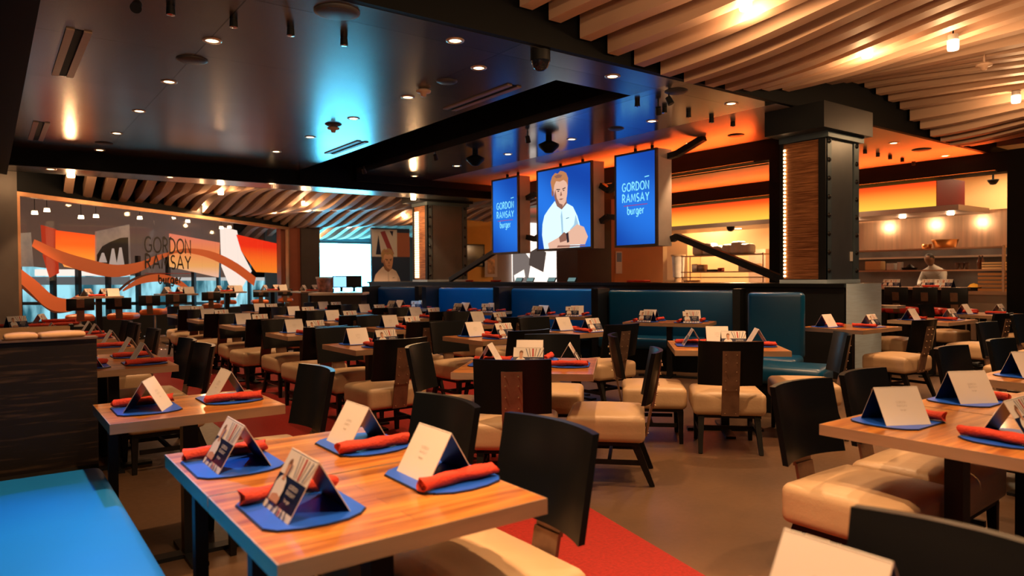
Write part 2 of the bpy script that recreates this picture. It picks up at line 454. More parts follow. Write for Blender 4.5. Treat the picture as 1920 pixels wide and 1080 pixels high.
# kitchen shell
b = MB(); b.box(15.0, 15.35, 4.0, 14.3, 3.23, CZ); struct(b, 'trim_8', BLACK)
b = MB(); b.box(14.9, 15.35, 2.2, 5.02, 0, CZ); b.box(14.7, 14.9, 3.9, 4.3, 0, CZ); struct(b, 'wall_right', BLACK)
b = MB(); b.box(10.35, 10.6, 6.87, 14.3, 3.26, CZ-.002); b.box(10.35, 10.6, 6.62, 6.8699, 0, CZ-.002); struct(b, 'trim_9', BLACK)
b = MB(); b.box(19.0, 19.1, 3.0, 24.0, 0, 3.9); struct(b, 'wall_back', WARMW)
b = MB(); b.box(15.35, 19.0, 4.5, 4.6, 0, 3.9); struct(b, 'wall_kitchen', WARMW)
b = MB(); b.box(15.35, 19.0, 4.6, 24, 3.75, 3.85); struct(b, 'ceiling', mat('kitchen_ceiling', (.75, .55, .36), .6, 0, .03, 2))
b = MB(); b.box(11.95, 13.5, 19.3, 19.4, 0, 3.2, 0); struct(b, 'wall_far', mat('yellow_plaster', (.92, .52, .10), .6, 0, .05, 2))
b = MB(); b.box(13.51, 17.2, 19.3, 19.4, 0, 3.4, 0); struct(b, 'wall_far', mat('grey_plaster', (.30, .24, .22), .6, 0, .05, 2))
b = MB(); b.box(atV(1083, 500, 13)[0], atV(1152, 500, 13)[0], 13.0, 13.8, 0, CZ-.01, 0); struct(b, 'wall_center', mat('brown_metal_panel', (.07, .045, .035), .4, .4, .1, 2))
b = MB(); b.box(atV(1152, 500, 12.2)[0], atV(1243, 500, 12.2)[0], 12.2, 12.3, 0, 3.2, 0); struct(b, 'wall_center', mat('orange_plaster', (.55, .25, .08), .6, 0, .05, 2))
b = MB(); b.box(8.0, 16.0, 25.6, 25.7, 0, 4.7); struct(b, 'wall_far', mat('teal_plaster', (.10, .20, .24), .7, 0, .05, 2))
b = MB(); b.box(5, 20, 29, 29.1, 0, 4.7); struct(b, 'wall_back', BLACK)

# window wall on the far side: glass panes with vinyl wave and lettering
PW0 = Vector((0.31, 15.94, 0)); PW1 = Vector((7.48, 22.46, 0))
WD = (PW1-PW0).normalized(); WL = (PW1-PW0).length
WN = WD.cross(Vector((0, 0, 1)))
def onwall(x, y, off=0.0):
    d = ray(x, y); o = Vector((0, 0, CAM_H)); q = PW0+WN*off
    t = (q-o).dot(WN)/d.dot(WN); p = o+d*t
    return ((p-PW0).dot(WD), p.z)
WF = plane_frame(PW0.x, PW0.y, 0, WD.x, WD.y)     # local (s, z, out)
def wpoly(pixels, off):
    return [(*onwall(x, y, off), off) for x, y in pixels]
b = MB()
b.box(-0.25, WL+.2, 2.97, 4.7, -.02, .25, 0, WF); struct(b, 'wall_left', BLACK)
b = MB()
b.box(-0.3, WL+.1, 0, .58, -.02, .2, 0, WF); struct(b, 'baseboard_left', BLACKM)
b = MB()
b.box(-2.5, -.06, 0, 4.7, -.02, .3, 0, WF); struct(b, 'wall_left', mat('taupe_panel', (.09, .075, .065), .5, .2, .1, 3))
COPF = mat('copper_frame', (.55, .30, .16), .35, .8, .1, 5)
b = MB(); b.box(-.06, WL+.02, 2.90, 2.98, .2, .3, 0, WF); b.box(-.06, 0, .5, 2.90, .2, .3, 0, WF); b.box(WL, WL+.06, .4, 2.98, .2, .3, 0, WF); struct(b, 'trim_10', COPF)
# brown pillars past the window
pa = atV(527, 500, 22.6)[0]; pb = atV(563, 500, 22.6)[0]; pc = atV(598, 500, 22.6)[0]
b = MB(); b.box(pa, pb, 22.6, 23.0, 0, 4.7); struct(b, 'wall_left', mat('rust_panel', (.30, .075, .035), .5, .1, .1, 3))
b = MB(); b.box(pb+.001, pc, 22.5, 23.2, 0, 4.7); struct(b, 'wall_left', mat('dark_brown_panel', (.06, .045, .04), .45, .3, .1, 3))
# glass panes
g = bpy.data.materials.new('window_glass'); g.use_nodes = True
nt = g.node_tree; nt.nodes.clear(); o_ = nt.nodes.new('ShaderNodeOutputMaterial'); mx = nt.nodes.new('ShaderNodeMixShader')
tr = nt.nodes.new('ShaderNodeBsdfTransparent'); gl = nt.nodes.new('ShaderNodeBsdfGlossy'); fr = nt.nodes.new('ShaderNodeFresnel')
gl.inputs[1].default_value = .03; fr.inputs[0].default_value = 1.35; geo = nt.nodes.new('ShaderNodeNewGeometry'); ml = nt.nodes.new('ShaderNodeMath'); ml.operation = 'MULTIPLY'; iv = nt.nodes.new('ShaderNodeMath'); iv.operation = 'SUBTRACT'; iv.inputs[0].default_value = .7
nt.links.new(geo.outputs['Backfacing'], iv.inputs[1]); iv.use_clamp = True; nt.links.new(fr.outputs[0], ml.inputs[0]); nt.links.new(iv.outputs[0], ml.inputs[1]); tr.inputs[0].default_value = (.93, .95, .96, 1)
nt.links.new(ml.outputs[0], mx.inputs[0]); nt.links.new(tr.outputs[0], mx.inputs[1]); nt.links.new(gl.outputs[0], mx.inputs[2]); nt.links.new(mx.outputs[0], o_.inputs[0])
win = empty('window_1', PW0.x, PW0.y); win['kind'] = 'structure'
cuts = [0]+[onwall(px, 480)[0] for px in (62, 104, 142, 177, 214, 248, 282, 316, 345, 372, 397, 416, 440, 462, 484, 503)]+[WL]
W0 = Matrix.Translation(-PW0)
for i in range(len(cuts)-1):
    p_ = MB(); p_.box(cuts[i]+.006, cuts[i+1]-.006, .58, 2.9, .10, .112, 0, W0 @ WF); p_.build('pane', g, win)
# wave ribbon and letters on the glass
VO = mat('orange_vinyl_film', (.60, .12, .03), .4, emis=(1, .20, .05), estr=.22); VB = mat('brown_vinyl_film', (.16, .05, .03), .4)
def ribbon(cent, hw, m, label=None, parent=None, off=.13):
    rib = MB()
    up_ = []; lo_ = []
    P = [Vector(onwall(x, y, off)) for x, y in cent]
    n = 40; Q = []
    for k in range(n+1):                      # Catmull-Rom
        t = k/n*(len(P)-1); i = min(int(t), len(P)-2); f = t-i
        p0, p1, p2, p3 = P[max(i-1, 0)], P[i], P[i+1], P[min(i+2, len(P)-1)]
        Q.append(.5*((2*p1)+(p2-p0)*f+(2*p0-5*p1+4*p2-p3)*f*f+(3*p1-p0-3*p2+p3)*f**3))
    for k, q in enumerate(Q):
        d = (Q[min(k+1, n)]-Q[max(k-1, 0)]).normalized(); nn = Vector((-d.y, d.x)); h = hw(k/n)
        up_.append(q+nn*h); lo_.append(q-nn*h)
    for k in range(n):
        rib.add([(up_[k].x, up_[k].y, off), (up_[k+1].x, up_[k+1].y, off), (lo_[k+1].x, lo_[k+1].y, off), (lo_[k].x, lo_[k].y, off)], [(3, 2, 1, 0)], 0, WF)
    o = rib.build('dark_edge' if parent else 'window_film', [VB if m else VO], parent)
    if label: tag(o, label, 'window film', 'wave films on the window')
    return o
r1 = ribbon([(18, 500), (60, 535), (95, 566), (128, 572), (150, 560)], lambda t: .09+.05*math.sin(t*3.1), 0, 'orange wave film dipping low at the near corner of the window')
ribbon([(20, 516), (60, 552), (100, 582), (135, 580)], lambda t: .04, 1, parent=r1, off=.129)
r2 = ribbon([(230, 545), (262, 527), (300, 521), (335, 530), (358, 545)], lambda t: .02+.07*math.sin(t*3.1), 0, 'orange arch of film under the window lettering')
ribbon([(222, 545), (250, 524), (285, 515), (310, 514)], lambda t: .03, 1, parent=r2, off=.129)
r3 = ribbon([(62, 455), (110, 480), (160, 497), (215, 508), (262, 500), (300, 482), (345, 470), (395, 478), (440, 500), (478, 528)], lambda t: .03+.11*abs(math.sin(t*4.4+.4)), 0, 'long orange wave film crossing the whole window behind the lettering', off=.127)
ribbon([(62, 462), (110, 488), (160, 506), (215, 516), (262, 509)], lambda t: .03, 1, parent=r3, off=.126)
txt = MB(); INK = mat('black_vinyl_letter', (.01, .008, .008), .5)
def wall_text(s, x0, x1, yb, yt, t, **k):
    s0, z0 = onwall(x0, yb, .14); s1, z1 = onwall(x1, yb, .14); zt = onwall((x0+x1)/2, yt, .14)[1]
    M = WF @ Matrix.Translation(((s0+s1)/2, (z0+z1)/2, .14))
    add_text(txt, s, M, zt-(z0+z1)/2, t, width=(s1-s0), **k)
wall_text('GORDON', 271, 358, 474, 447, .045)
wall_text('RAMSAY', 272, 358, 504, 479, .045)
s0, z0 = onwall(271, 513, .14); s1, z1 = onwall(358, 514, .14); txt.box(s0, s1, z0, z0+.012, .139, .14, 1, WF)
wall_text('burger', 297, 340, 531, 515, .04)
for f in range(len(txt.f)): txt.f[f] = txt.f[f]
tag(txt.build('window_lettering', [INK, REDP]), 'black lettering on the glass of the large window', 'lettering')
# what hangs and stands behind the glass
def behind(name, pix, off, m, label, cat, th=.04):
    q = MB(); P = [onwall(x, y, off) for x, y in pix]
    q.poly(P, off, off+th, 0, 0, WF)
    return tag(q.build(name, m), label, cat)
# (offsets are negative: away from the room)
def gpm(name, c0, c1, s): return gradient_panel(name, .6, 2.6, [(0, c0), (1, c1)], s)
OB = gradient_panel('orange_banner_light', 1.45, 2.6, [(0, (1, .42, .22)), (.25, (1, .30, .03)), (.6, (1, .12, .012)), (1, (.9, .05, .01))], 1.35); OB2 = gradient_panel('pale_orange_banner_light', 1.4, 2.5, [(0, (1, .55, .40)), (.3, (1, .42, .12)), (.7, (1, .26, .08)), (1, (.9, .22, .12))], 1.0); OB3 = gradient_panel('amber_banner_light', 1.3, 2.4, [(0, (1, .42, .22)), (.2, (1, .24, .02)), (.6, (1, .15, .015)), (1, (.9, .03, .008))], 1.15)
behind('hanging_banner', [(76, 422), (103, 430), (108, 512), (92, 520), (80, 480)], -1.2, emit('deep_red_banner', (.62, .045, .015), .8), 'dark red backlit banner behind the glass beside the first pane', 'banner')
behind('hanging_banner', [(104, 432), (177, 441), (178, 510), (120, 500), (104, 470)], -1.15, OB, 'broad orange backlit banner behind the glass, nearest the wall corner', 'banner')
behind('hanging_banner', [(317, 438), (410, 455), (408, 520), (317, 500)], -1.2, OB2, 'pale orange backlit banner behind the glass beside the lettering', 'banner')
behind('hanging_banner', [(443, 440), (523, 458), (523, 512), (480, 510), (452, 470)], -1.1, OB3, 'vivid orange backlit banner behind the last panes', 'banner')
behind('photo_banner', [(178, 434), (240, 421), (243, 500), (178, 512)], -1.0, mat('grey_photo', (.55, .48, .42), .6, 0, .75, 1.1, emis=(1, .72, .6), estr=.12), 'grey and white photo banner behind the glass', 'banner')
behind('photo_banner', [(20, 438), (55, 436), (60, 500), (20, 500)], -1.0, mat('grey_photo2', (.5, .46, .42), .6, 0, .7, 1.6, emis=(1, .75, .62), estr=.12), 'pale photo banner behind the glass at its near corner', 'banner')
behind('photo_banner', [(412, 425), (442, 432), (450, 470), (470, 508), (440, 560), (415, 500)], -1.3, emit('bright_photo', (1, .78, .66), 1.2), 'bright white banner behind the far panes of glass', 'banner')
b = MB(); P = [onwall(x, y, -2.2) for x, y in ((10, 620), (10, 495), (200, 515), (420, 525), (530, 520), (530, 590))]
bm_ = bpy.data.materials.new('street_glow'); bm_.use_nodes = True
nt = bm_.node_tree; nt.nodes.clear(); o_ = nt.nodes.new('ShaderNodeOutputMaterial'); e_ = nt.nodes.new('ShaderNodeEmission'); nz = nt.nodes.new('ShaderNodeTexNoise'); rp = nt.nodes.new('ShaderNodeValToRGB'); tc = nt.nodes.new('ShaderNodeTexCoord'); mp = nt.nodes.new('ShaderNodeMapping')
mp.inputs['Scale'].default_value = (1.6, 1.6, .5); nz.inputs['Scale'].default_value = 1.4; nz.inputs['Detail'].default_value = 5
nt.links.new(tc.outputs['Object'], mp.inputs[0]); nt.links.new(mp.outputs[0], nz.inputs[0]); nt.links.new(nz.outputs[0], rp.inputs[0]); nt.links.new(rp.outputs[0], e_.inputs[0]); nt.links.new(e_.outputs[0], o_.inputs[0])
e0, e1 = rp.color_ramp.elements; e0.position = .38; e0.color = (.03, .13, .17, 1); e1.position = .60; e1.color = (.42, .88, 1.0, 1)
e_.inputs[1].default_value = 1.05
b.poly(P, -2.2, -2.15, 0, 0, WF); sf = tag(b.build('shopfront', bm_), 'cyan lit shopfront seen low through the large window', 'shopfront')
for px in (38, 103, 150, 206, 262, 318, 366, 412, 470):
    s_, z_ = onwall(px, 520, -2.0); b = MB(); b.box(s_-.05, s_+.05, 0, 2.0, -2.1, -2.0, 0, WF); b.build('post', BLACKM, sf)
for (x0_, x1_, y0_, y1_, m_) in ((75, 250, 505, 517, emit('warm_window_glow', (1, .78, .68), 1.3)), (60, 250, 519, 534, mat('shop_grey', (.10, .12, .13), .6, emis=(.3, .34, .36), estr=.35)), (30, 420, 566, 572, mat('shop_dark', (.03, .05, .06), .6)), (330, 520, 520, 526, emit('pale_window_glow', (.8, .75, .7), .8))):  # strips of glow and dark put in as flat coloured bands
    P = [onwall(x, y, -2.0) for x, y in ((x0_, y0_), (x1_, y0_), (x1_, y1_), (x0_, y1_))]; b = MB(); b.poly(P, -2.14, -2.10, 0, 0, WF); b.build('glow_dark_band', m_, sf)
b = MB(); b.box(-3, WL+2, 0, 4.7, -3.0, -2.9, 0, WF); struct(b, 'wall_left', mat('glowing_concourse_wall', (.05, .03, .02), .7, 0, .3, 1.5, emis=(.5, .25, .16), estr=.20))  # even glow put into the wall colour so the black letters show
pb_ = [o for o in COL.objects if o.name.startswith('photo_banner')][0]
DKP = mat('photo_dark', (.03, .025, .022), .6); PLP = mat('photo_pale', (.6, .5, .45), .6, emis=(1, .8, .7), estr=.35)
def deco(pix, m_, nm_):
    P = [onwall(x, y, -.955) for x, y in pix]; b = MB(); b.poly(P, -.96, -.95, 0, 0, WF); b.build(nm_, m_, pb_)
deco([(182, 508), (182, 478), (192, 462), (206, 454), (226, 446), (240, 445), (241, 500)], DKP, 'dark_shape')
for cx_, cy_, hh in ((193, 492, 18), (212, 500, 34), (226, 500, 36)):
    P = [onwall(x, y, -.945) for x, y in ((cx_-8, cy_), (cx_-2, cy_-hh), (cx_+2, cy_-hh), (cx_+8, cy_))]; b = MB(); b.poly(P, -.949, -.944, 0, 0, WF); b.build('pale_bell', PLP, pb_)
for px, py in ((65, 402), (88, 397), (152, 410), (180, 408), (262, 411), (352, 417), (415, 429), (430, 428)):
    s_, z_ = onwall(px, py, -.6); p = WF @ Vector((s_, z_, -.6)); q = MB(); q.cyl(p, p+Vector((0, 0, .07)), .06, .05, 12)
    q.cyl(p+Vector((0, 0, .07)), p+Vector((0, 0, 1.2)), .006, .006, 6, 1)
    tag(q.build('pendant_lamp', [LENSW, BLACK]), 'small glowing lamp hanging behind the window glass', 'lamp', 'lamps behind the window glass')

# ------------------------------------------------------------------ slatted ceiling, near side
SE = [(4.11, 3.89), (4.46, 3.84), (4.86, 3.74), (5.24, 3.66), (5.63, 3.61), (6.04, 3.57), (6.43, 3.55), (6.80, 3.57), (7.17, 3.58), (7.53, 3.63), (7.91, 3.69), (8.35, 3.75), (8.84, 3.90), (9.4, 4.0), (9.78, 4.08), (10.1, 4.12), (10.43, 4.10), (10.77, 4.05), (11.14, 4.0), (11.51, 3.93), (11.84, 3.79), (12.19, 3.70), (12.55, 3.62), (12.93, 3.58), (13.28, 3.55), (13.66, 3.58), (14.0, 3.62), (14.4, 3.7)]
def slat(u, v0, v1, zf, n=26, wd=.15, ht=.30):
    b = MB(); vs = []
    for i in range(n+1):
        v = v0+(v1-v0)*i/n; z = zf(v)
        vs += [(u-wd/2, v, z), (u+wd/2, v, z), (u+wd/2, v, z+ht), (u-wd/2, v, z+ht)]
    fs = [(0, 1, 2, 3), (4*n+3, 4*n+2, 4*n+1, 4*n)]
    for i in range(n):
        a = 4*i; c = a+4
        fs += [(a, c, c+1, a+1), (a+1, c+1, c+2, a+2), (a+2, c+2, c+3, a+3), (a+3, c+3, c, a)]
    b.add(vs, fs)
    return b.build('ceiling_slat', SLAT)
ORD = ['first', 'second', 'third', 'fourth', 'fifth', 'sixth', 'seventh', 'eighth', 'ninth', 'tenth', 'eleventh', 'twelfth', 'thirteenth', 'fourteenth', 'fifteenth', 'sixteenth', 'seventeenth', 'eighteenth', 'nineteenth', 'twentieth', 'twenty-first', 'twenty-second', 'twenty-third', 'twenty-fourth', 'twenty-fifth', 'twenty-sixth', 'twenty-seventh', 'twenty-eighth', 'twenty-ninth', 'thirtieth', 'thirty-first', 'thirty-second', 'thirty-third', 'thirty-fourth', 'thirty-fifth', 'thirty-sixth', 'thirty-seventh', 'thirty-eighth', 'thirty-ninth', 'fortieth']
for i, (u, z) in enumerate(SE):
    def zf(v, u=u, z=z):
        k = min(1, max(0, (5.3-v)/3.2)); k = k*k*(3-2*k)
        return z*(1-k)+(3.86+.06*math.sin(u*.8+1.2))*k+.022*math.sin((5.3-v)*1.3+u*.45)*min(1, (5.3-v))
    tag(slat(u, 5.3, -1.5 if u < 8 else 0.5, zf), 'tan slat of the near ceiling, %s counted from the dark panel ceiling end' % ORD[i], 'ceiling slat', 'near ceiling slats')
# far side: strongly waved slats
fu = [0.6+.36*i for i in range(36)]
for i, u in enumerate(fu):
    vs_ = 15.45; ve = 28.5; vw = None
    if u < 7.4: vw = ve = PW0.y+(u-PW0.x)*(PW1.y-PW0.y)/(PW1.x-PW0.x)-.35
    if ve-vs_ < .3 or u < 1.2: continue
    def zf(v, u=u, vw=vw):
        t = (v-15.45)/(vw-15.45) if vw else 0
        return 3.50-(.42*t if vw else .058*(v-15.45))+.13*math.sin((v-15.45)*1.5+u*.8+.6)*min(1, (v-15.44)*.8)*(1-t*.7)
    tag(slat(u, vs_, ve, zf, 34, .16, .24), 'waved tan slat of the far ceiling, %s from the window corner' % ORD[i], 'ceiling slat', 'far waved ceiling slats')

# ------------------------------------------------------------------ ceiling lamps
def spot(parent, energy, size=1.3, col=(1, .56, .27), blend=.5, r=.04, z=-.03):
    l = bpy.data.lights.new('bulb', 'SPOT'); l.energy = energy; l.spot_size = size; l.spot_blend = blend; l.color = col; l.shadow_soft_size = r
    o = bpy.data.objects.new('bulb', l); COL.objects.link(o); o.parent = parent; o.location = (0, 0, z); return o
_dl = None
def downlight(u, v, z=CZ, energy=90, size=1.12, label=''):
    global _dl
    e = empty('downlight', u, v, z)
    if _dl is None:
        a = MB(); a.lathe([(.055, 0.0), (.058, -.008), (.085, -.008), (.088, 0)], n=20); m1 = a.mesh('trim_ring', STAIN)
        c = MB(); c.lathe([(0.0001, -.004), (.03, -.004), (.055, -.002)], n=20); m2 = c.mesh('lens', LENS)
        _dl = (m1, m2)
    for n_, mm in zip(('trim_ring', 'lens'), _dl):
        o = bpy.data.objects.new(n_, mm); COL.objects.link(o); o.parent = e
    if energy: spot(e, energy, size)
    tag(e, label, 'ceiling light', 'round recessed downlights')
    return e
E0 = 150
rows = [('in the row over the banquette tables', [(1.73, 7.02), (1.69, 8.76), (1.66, 10.51), (1.63, 12.3), (1.6, 14.06)]),
        ('in the row under the dark metal ceiling beside the black slot', [(4.25, 6.31), (4.22, 7.84), (4.16, 9.32), (4.15, 10.94), (4.13, 12.52)]),
        ('in the row over the blue booths', [(7.75, 7.05), (7.69, 8.73), (7.67, 10.46), (7.63, 12.14), (7.62, 13.88)]),
        ('in the row along the edge of the slatted ceiling', [(3.58, 5.71), (5.65, 5.72), (7.81, 5.74)]),
        ('in the orange lit ceiling by the kitchen', [(9.56, 7.86), (12.47, 5.88), (14.65, 5.96), (11.9, 9.6)])]
nm = ['nearest', 'second', 'third', 'fourth', 'farthest']
for d_, L_ in rows:
    for i, (u, v) in enumerate(L_):
        downlight(u, v, CZ, E0, label='round recessed downlight, %s %s' % (nm[i], d_))
for i, (px, py) in enumerate(((95, 317), (319, 332), (509, 344))):
    u, v = at(px, py, 3.30); downlight(u, v, 3.30, E0, label='round recessed downlight, %s in the narrow far ceiling strip' % ['nearest the wall', 'middle one', 'last one'][i])
_cl = None
def can(u, v, z, energy, label, group, up=True, ps=1.0):
    global _cl
    e = empty('cylinder_lamp', u, v, z)
    if _cl is None:
        a = MB(); a.lathe([(.0001, 0), (.05, 0), (.056, .02), (.056, .10), (.0001, .10)], n=18); m1 = a.mesh('glass_shade', LENSW)
        c = MB(); c.cyl((0, 0, .10), (0, 0, .16), .05, .05, 16); m2 = c.mesh('cap', WHITEP)
        _cl = (m1, m2)
    for n_, mm in zip(('glass_shade', 'cap'), _cl):
        o = bpy.data.objects.new(n_, mm); COL.objects.link(o); o.parent = e
    d = MB(); d.cyl((0, 0, .16), (0, 0, 4.75-z), .008, .008, 8); d.build('rod', BLACK, e)
    e.scale = (ps, ps, 1)
    spot(e, energy*.85, 1.35, blend=.35)
    l = bpy.data.lights.new('bulb', 'POINT'); l.energy = energy*.14; l.color = (1, .55, .25); l.shadow_soft_size = .06
    o = bpy.data.objects.new('bulb', l); COL.objects.link(o); o.parent = e; o.location = (0, 0, -.10)
    tag(e, label, 'ceiling lamp', group); return e
for i, (u, v, z) in enumerate([(*at(px, py, 3.72), 3.72) for px, py in ((1398, 19), (1626, 108), (1787, 94), (1905, 193))]):
    can(u, v, z, 230, 'glowing cylinder lamp among the near slats, ' + ['nearest the dark ceiling', 'beside the brightest slat', 'in front of the smoke detector', 'closest to the kitchen wall'][i], 'cylinder lamps among the near slats')
for i, (u, v) in enumerate(((1.0, 3.3), (3.0, 3.3), (1.0, 1.5), (1.5, .3), (3.3, 1.2), (5.6, 1.8), (4.6, 2.9), (7.4, 1.6), (9.8, 2.2))):  # extra lamps out of view, added to light the near tables
    can(u, v, 3.74 if u > 4 else 3.4, 200 if u > 2 else 340, 'added cylinder lamp out of view, lighting the near tables', 'added lamps over the near tables')
for i, (px, py) in enumerate(((133, 333), (414, 365), (378, 384), (515, 394), (570, 385), (579, 394), (757, 407), (655, 420), (588, 425), (775, 375), (890, 420))):
    u, v = at(px, py, 3.25)
    can(u, v, 3.25, 210, 'glowing lamp in the waved far ceiling, %s from the window corner' % ORD[i], 'lamps in the waved far ceiling', ps=1.15)

# ------------------------------------------------------------------ small things on the ceiling
def dev(name, px, py, build, mats, label, cat, group=None, z=CZ):
    u, v = at(px, py, z); b = MB(); build(b); o = b.build(name, mats); o.location = (u, v, z); return tag(o, label, cat, group)
disc = lambda r: (lambda b: b.lathe([(.0001, -.02), (r*.8, -.02), (r, -.006), (r, .001)], n=28))
GREYD = mat('grey_grille', (.05, .055, .06), .5)
for px, py, r, w_ in ((632, 22, .19, 'largest, near the top of the picture'), (360, 112, .15, 'beside the first banquette downlight'), (195, 268, .13, 'far along the banquette row'), (838, 152, .12, 'next to the round smoke detector'), (1268, 171, .14, 'below the slat ends'), (1195+185, 253, .13, 'in the orange lit ceiling by the column'), (1728, 280, .16, 'in the orange lit ceiling past the column'), (625, 233, .12, 'in the cyan reflection'), (1155, 241, .12, 'over the screens')):
    dev('ceiling_speaker', px, py, disc(r), GREYD, 'round dark ceiling speaker, ' + w_, 'ceiling speaker', 'round ceiling speakers')
def dome(b):
    b.lathe([(.0001, -.03), (.07, -.03), (.10, -.02), (.105, .001)], n=24, m=0); b.lathe([(.0001, -.12), (.035, -.112), (.062, -.085), (.074, -.03)], n=24, m=1)
dev('dome_camera', 1013, 96, lambda b: (b.cyl((0, 0, 0), (0, 0, -.10), .10, .10, 24), b.lathe([(.0001, -.20), (.04, -.19), (.075, -.16), (.095, -.10)], n=24, m=1)), [BLACKM, GLASSD], 'glossy black dome camera hanging from the dark ceiling', 'security camera')
def diamond(b):
    b.cyl((0, 0, 0), (0, 0, -.06), .05, .05, 14); b.lathe([(.05, -.06), (.17, -.12), (.16, -.16), (.06, -.25), (.0001, -.26)], n=16)
dev('ceiling_projector', 891, 284, diamond, BLACK, 'black faceted effects lamp under the ceiling before the left screen', 'effects lamp')
dev('ceiling_projector', 1029, 257, diamond, BLACK, 'black faceted effects lamp under the ceiling above the centre screen', 'effects lamp')
def sprink(b): b.cyl((0, 0, 0), (0, 0, -.06), .03, .03, 12); b.lathe([(.0001, -.09), (.02, -.085), (.033, -.06)], n=12, m=1)
for i, (px, py) in enumerate(((320, 12), (438, 36), (545, 52), (645, 71))):
    dev('track_spot', px, py, lambda b: (b.cyl((0, 0, 0), (0, 0, -.07), .032, .036, 14), b.lathe([(.0001, -.075), (.034, -.07)], n=12, m=1)), [BLACKM, CHROME], 'small black accent spotlight, %s of four in line on the dark ceiling' % ORD[i], 'accent spotlight', 'accent spotlights')
for i, (px, py) in enumerate(((1195, 190), (1246, 202), (1291, 211), (1334, 221), (1374, 228))):
    dev('track_spot', px, py, lambda b: (b.cyl((0, 0, 0), (0, 0, -.07), .032, .036, 14), b.lathe([(.0001, -.075), (.034, -.07)], n=12, m=1)), [BLACKM, CHROME], 'small black accent spotlight, %s in the line running over the screens' % ORD[i], 'accent spotlight', 'accent spotlights')
for i, (px, py) in enumerate(((1622, 281), (1646, 287), (1669, 292), (1692, 297), (1713, 303))):
    dev('track_spot', px, py, lambda b: b.cyl((0, 0, 0), (0, 0, -.07), .035, .035, 12), BLACKM, 'small black accent spotlight, %s in the line past the column' % ORD[i], 'accent spotlight', 'accent spotlights')
def smoke(b): b.lathe([(.0001, -.09), (.03, -.088), (.04, -.05), (.085, -.04), (.09, -.02), (.05, 0)], n=20)
dev('smoke_detector', 794, 167, smoke, mat('warm_white', (.65, .45, .33), .5), 'pale round smoke detector on the dark metal ceiling', 'smoke detector')
dev('smoke_detector', 625, 237, smoke, mat('warm_white', (.65, .45, .33), .5), 'pale round smoke detector in the cyan reflection on the ceiling', 'smoke detector')
dev('smoke_detector', 1845, 118, lambda b: (smoke(b), b.cyl((0, 0, -.01), (0, 0, .85), .012, .012, 8)), mat('warm_white', (.65, .45, .33), .5), 'pale smoke detector hanging among the near slats', 'smoke detector', z=3.9)
for i, (u0, v0, v1) in enumerate(((.70, 7.4, 9.15), (.66, 12.0, 13.6), (4.98, 6.65, 8.1), (4.98, 10.8, 12.2))):
    b = MB(); b.box(-.10, -.035, 0, v1-v0, -.014, .002); b.box(.035, .10, 0, v1-v0, -.014, .002); b.box(-.035, .035, 0, v1-v0, -.004, .002, 1)
    o = b.build('air_vent', [mat('vent_frame', (.42, .30, .24), .45, .3), BLACK]); o.location = (u0, v0, CZ)
    tag(o, 'long slot air vent in the dark ceiling, ' + ['nearest over the banquette', 'far over the banquette', 'near the black ceiling slot', 'deep beside the black ceiling slot'][i], 'air vent', 'slot air vents')

# ------------------------------------------------------------------ columns
def column(x0, x1, y0, y1, label, lit_y0, lit_y1, wide):
    e = empty('steel_column', x0, y0, 0)
    W_, D_ = x1-x0, y1-y0; z0, z1 = 1.25, CZ+.02
    b = MB(); b.box(.03, W_-.03, .03, D_, 1.2501, z1); b.build('shaft', STEEL, e)
    b = MB(); b.box(0, .13, 0, .03, z0+.02, z1-.35); b.box(W_-.13, W_, 0, .03, z0+.02, z1-.35); fl = b.build('flange', STEEL, e)
    b = MB(); b.box(.15, W_-.15, .015, .03, z0+.02, z1-.36); b.build('web_plate', mat('steel_plate', (.17, .19, .20), .36, .7, .1, 2), e)
    rv = MB(); rv.lathe([(.034, 0), (.031, -.010), (.018, -.022), (.0001, -.026)], n=12)
    rm = rv.mesh('rivet', BLACKM)
    for k in range(8):
        for xx in (.065, W_-.065):
            o = bpy.data.objects.new('rivet', rm); COL.objects.link(o); o.parent = fl
            o.location = (xx, 0, 1.42+k*.245); o.rotation_euler = (-PI/2, 0, 0)
    b = MB(); b.box(-.02, .03, 0, .10, z0, z1-.35); b.box(-.02, .03, D_-.05, D_, z0, z1-.35); b.box(-.02, .03, .10, D_-.05, z1-.45, z1-.35); b.box(-.02, .03, .10, D_-.05, z0, z0+.06); b.build('panel_frame', BLACKM, e)
    b = MB(); b.box(.0, .029, .10, D_-.05, z0+.06, z1-.45); b.build('copper_panel', COPPER, e)
    if wide:
        b = MB()
        for k in range(30): b.box(-.014, -.002, D_-.30, D_-.10, z0+.10+k*.057, z0+.145+k*.057)
    else:
        b = MB()
        for k in range(34): b.box(-.014, -.002, D_-.075, D_-.055, z0+.09+k*.0525, z0+.115+k*.0525)
    b.build('led_strip', emit('led_warm_a' if wide else 'led_warm_b', (1, .62, .30), 4 if wide else 26), e)
    b = MB(); c_ = .30
    b.box(-c_, W_+.1, -.14, D_+.05, CZ-.34, CZ-.005); b.box(-.04, W_+.04, -.05, D_, CZ-.42, CZ-.34, 1); b.build('capital', [BLACKM, STEEL], e)
    b = MB(); b.box(-.03, W_, -.02, D_, 1.2501, 1.30); b.build('base_plate', STEELL, e)
    return tag(e, label, 'column')
cR = column(8.92, 9.76, 5.07, 5.74, 'riveted steel column with lit copper side panel beside the open kitchen', 0, 0, False)
b = MB(); b.box(.62, .68, .002, .012, 1.55, 1.68); b.build('switch', WHITEP, cR)
cL = column(8.92, 10.1, 15.6, 16.35, 'riveted steel column with a bright ladder of lights, left of the screens', 0, 0, True)

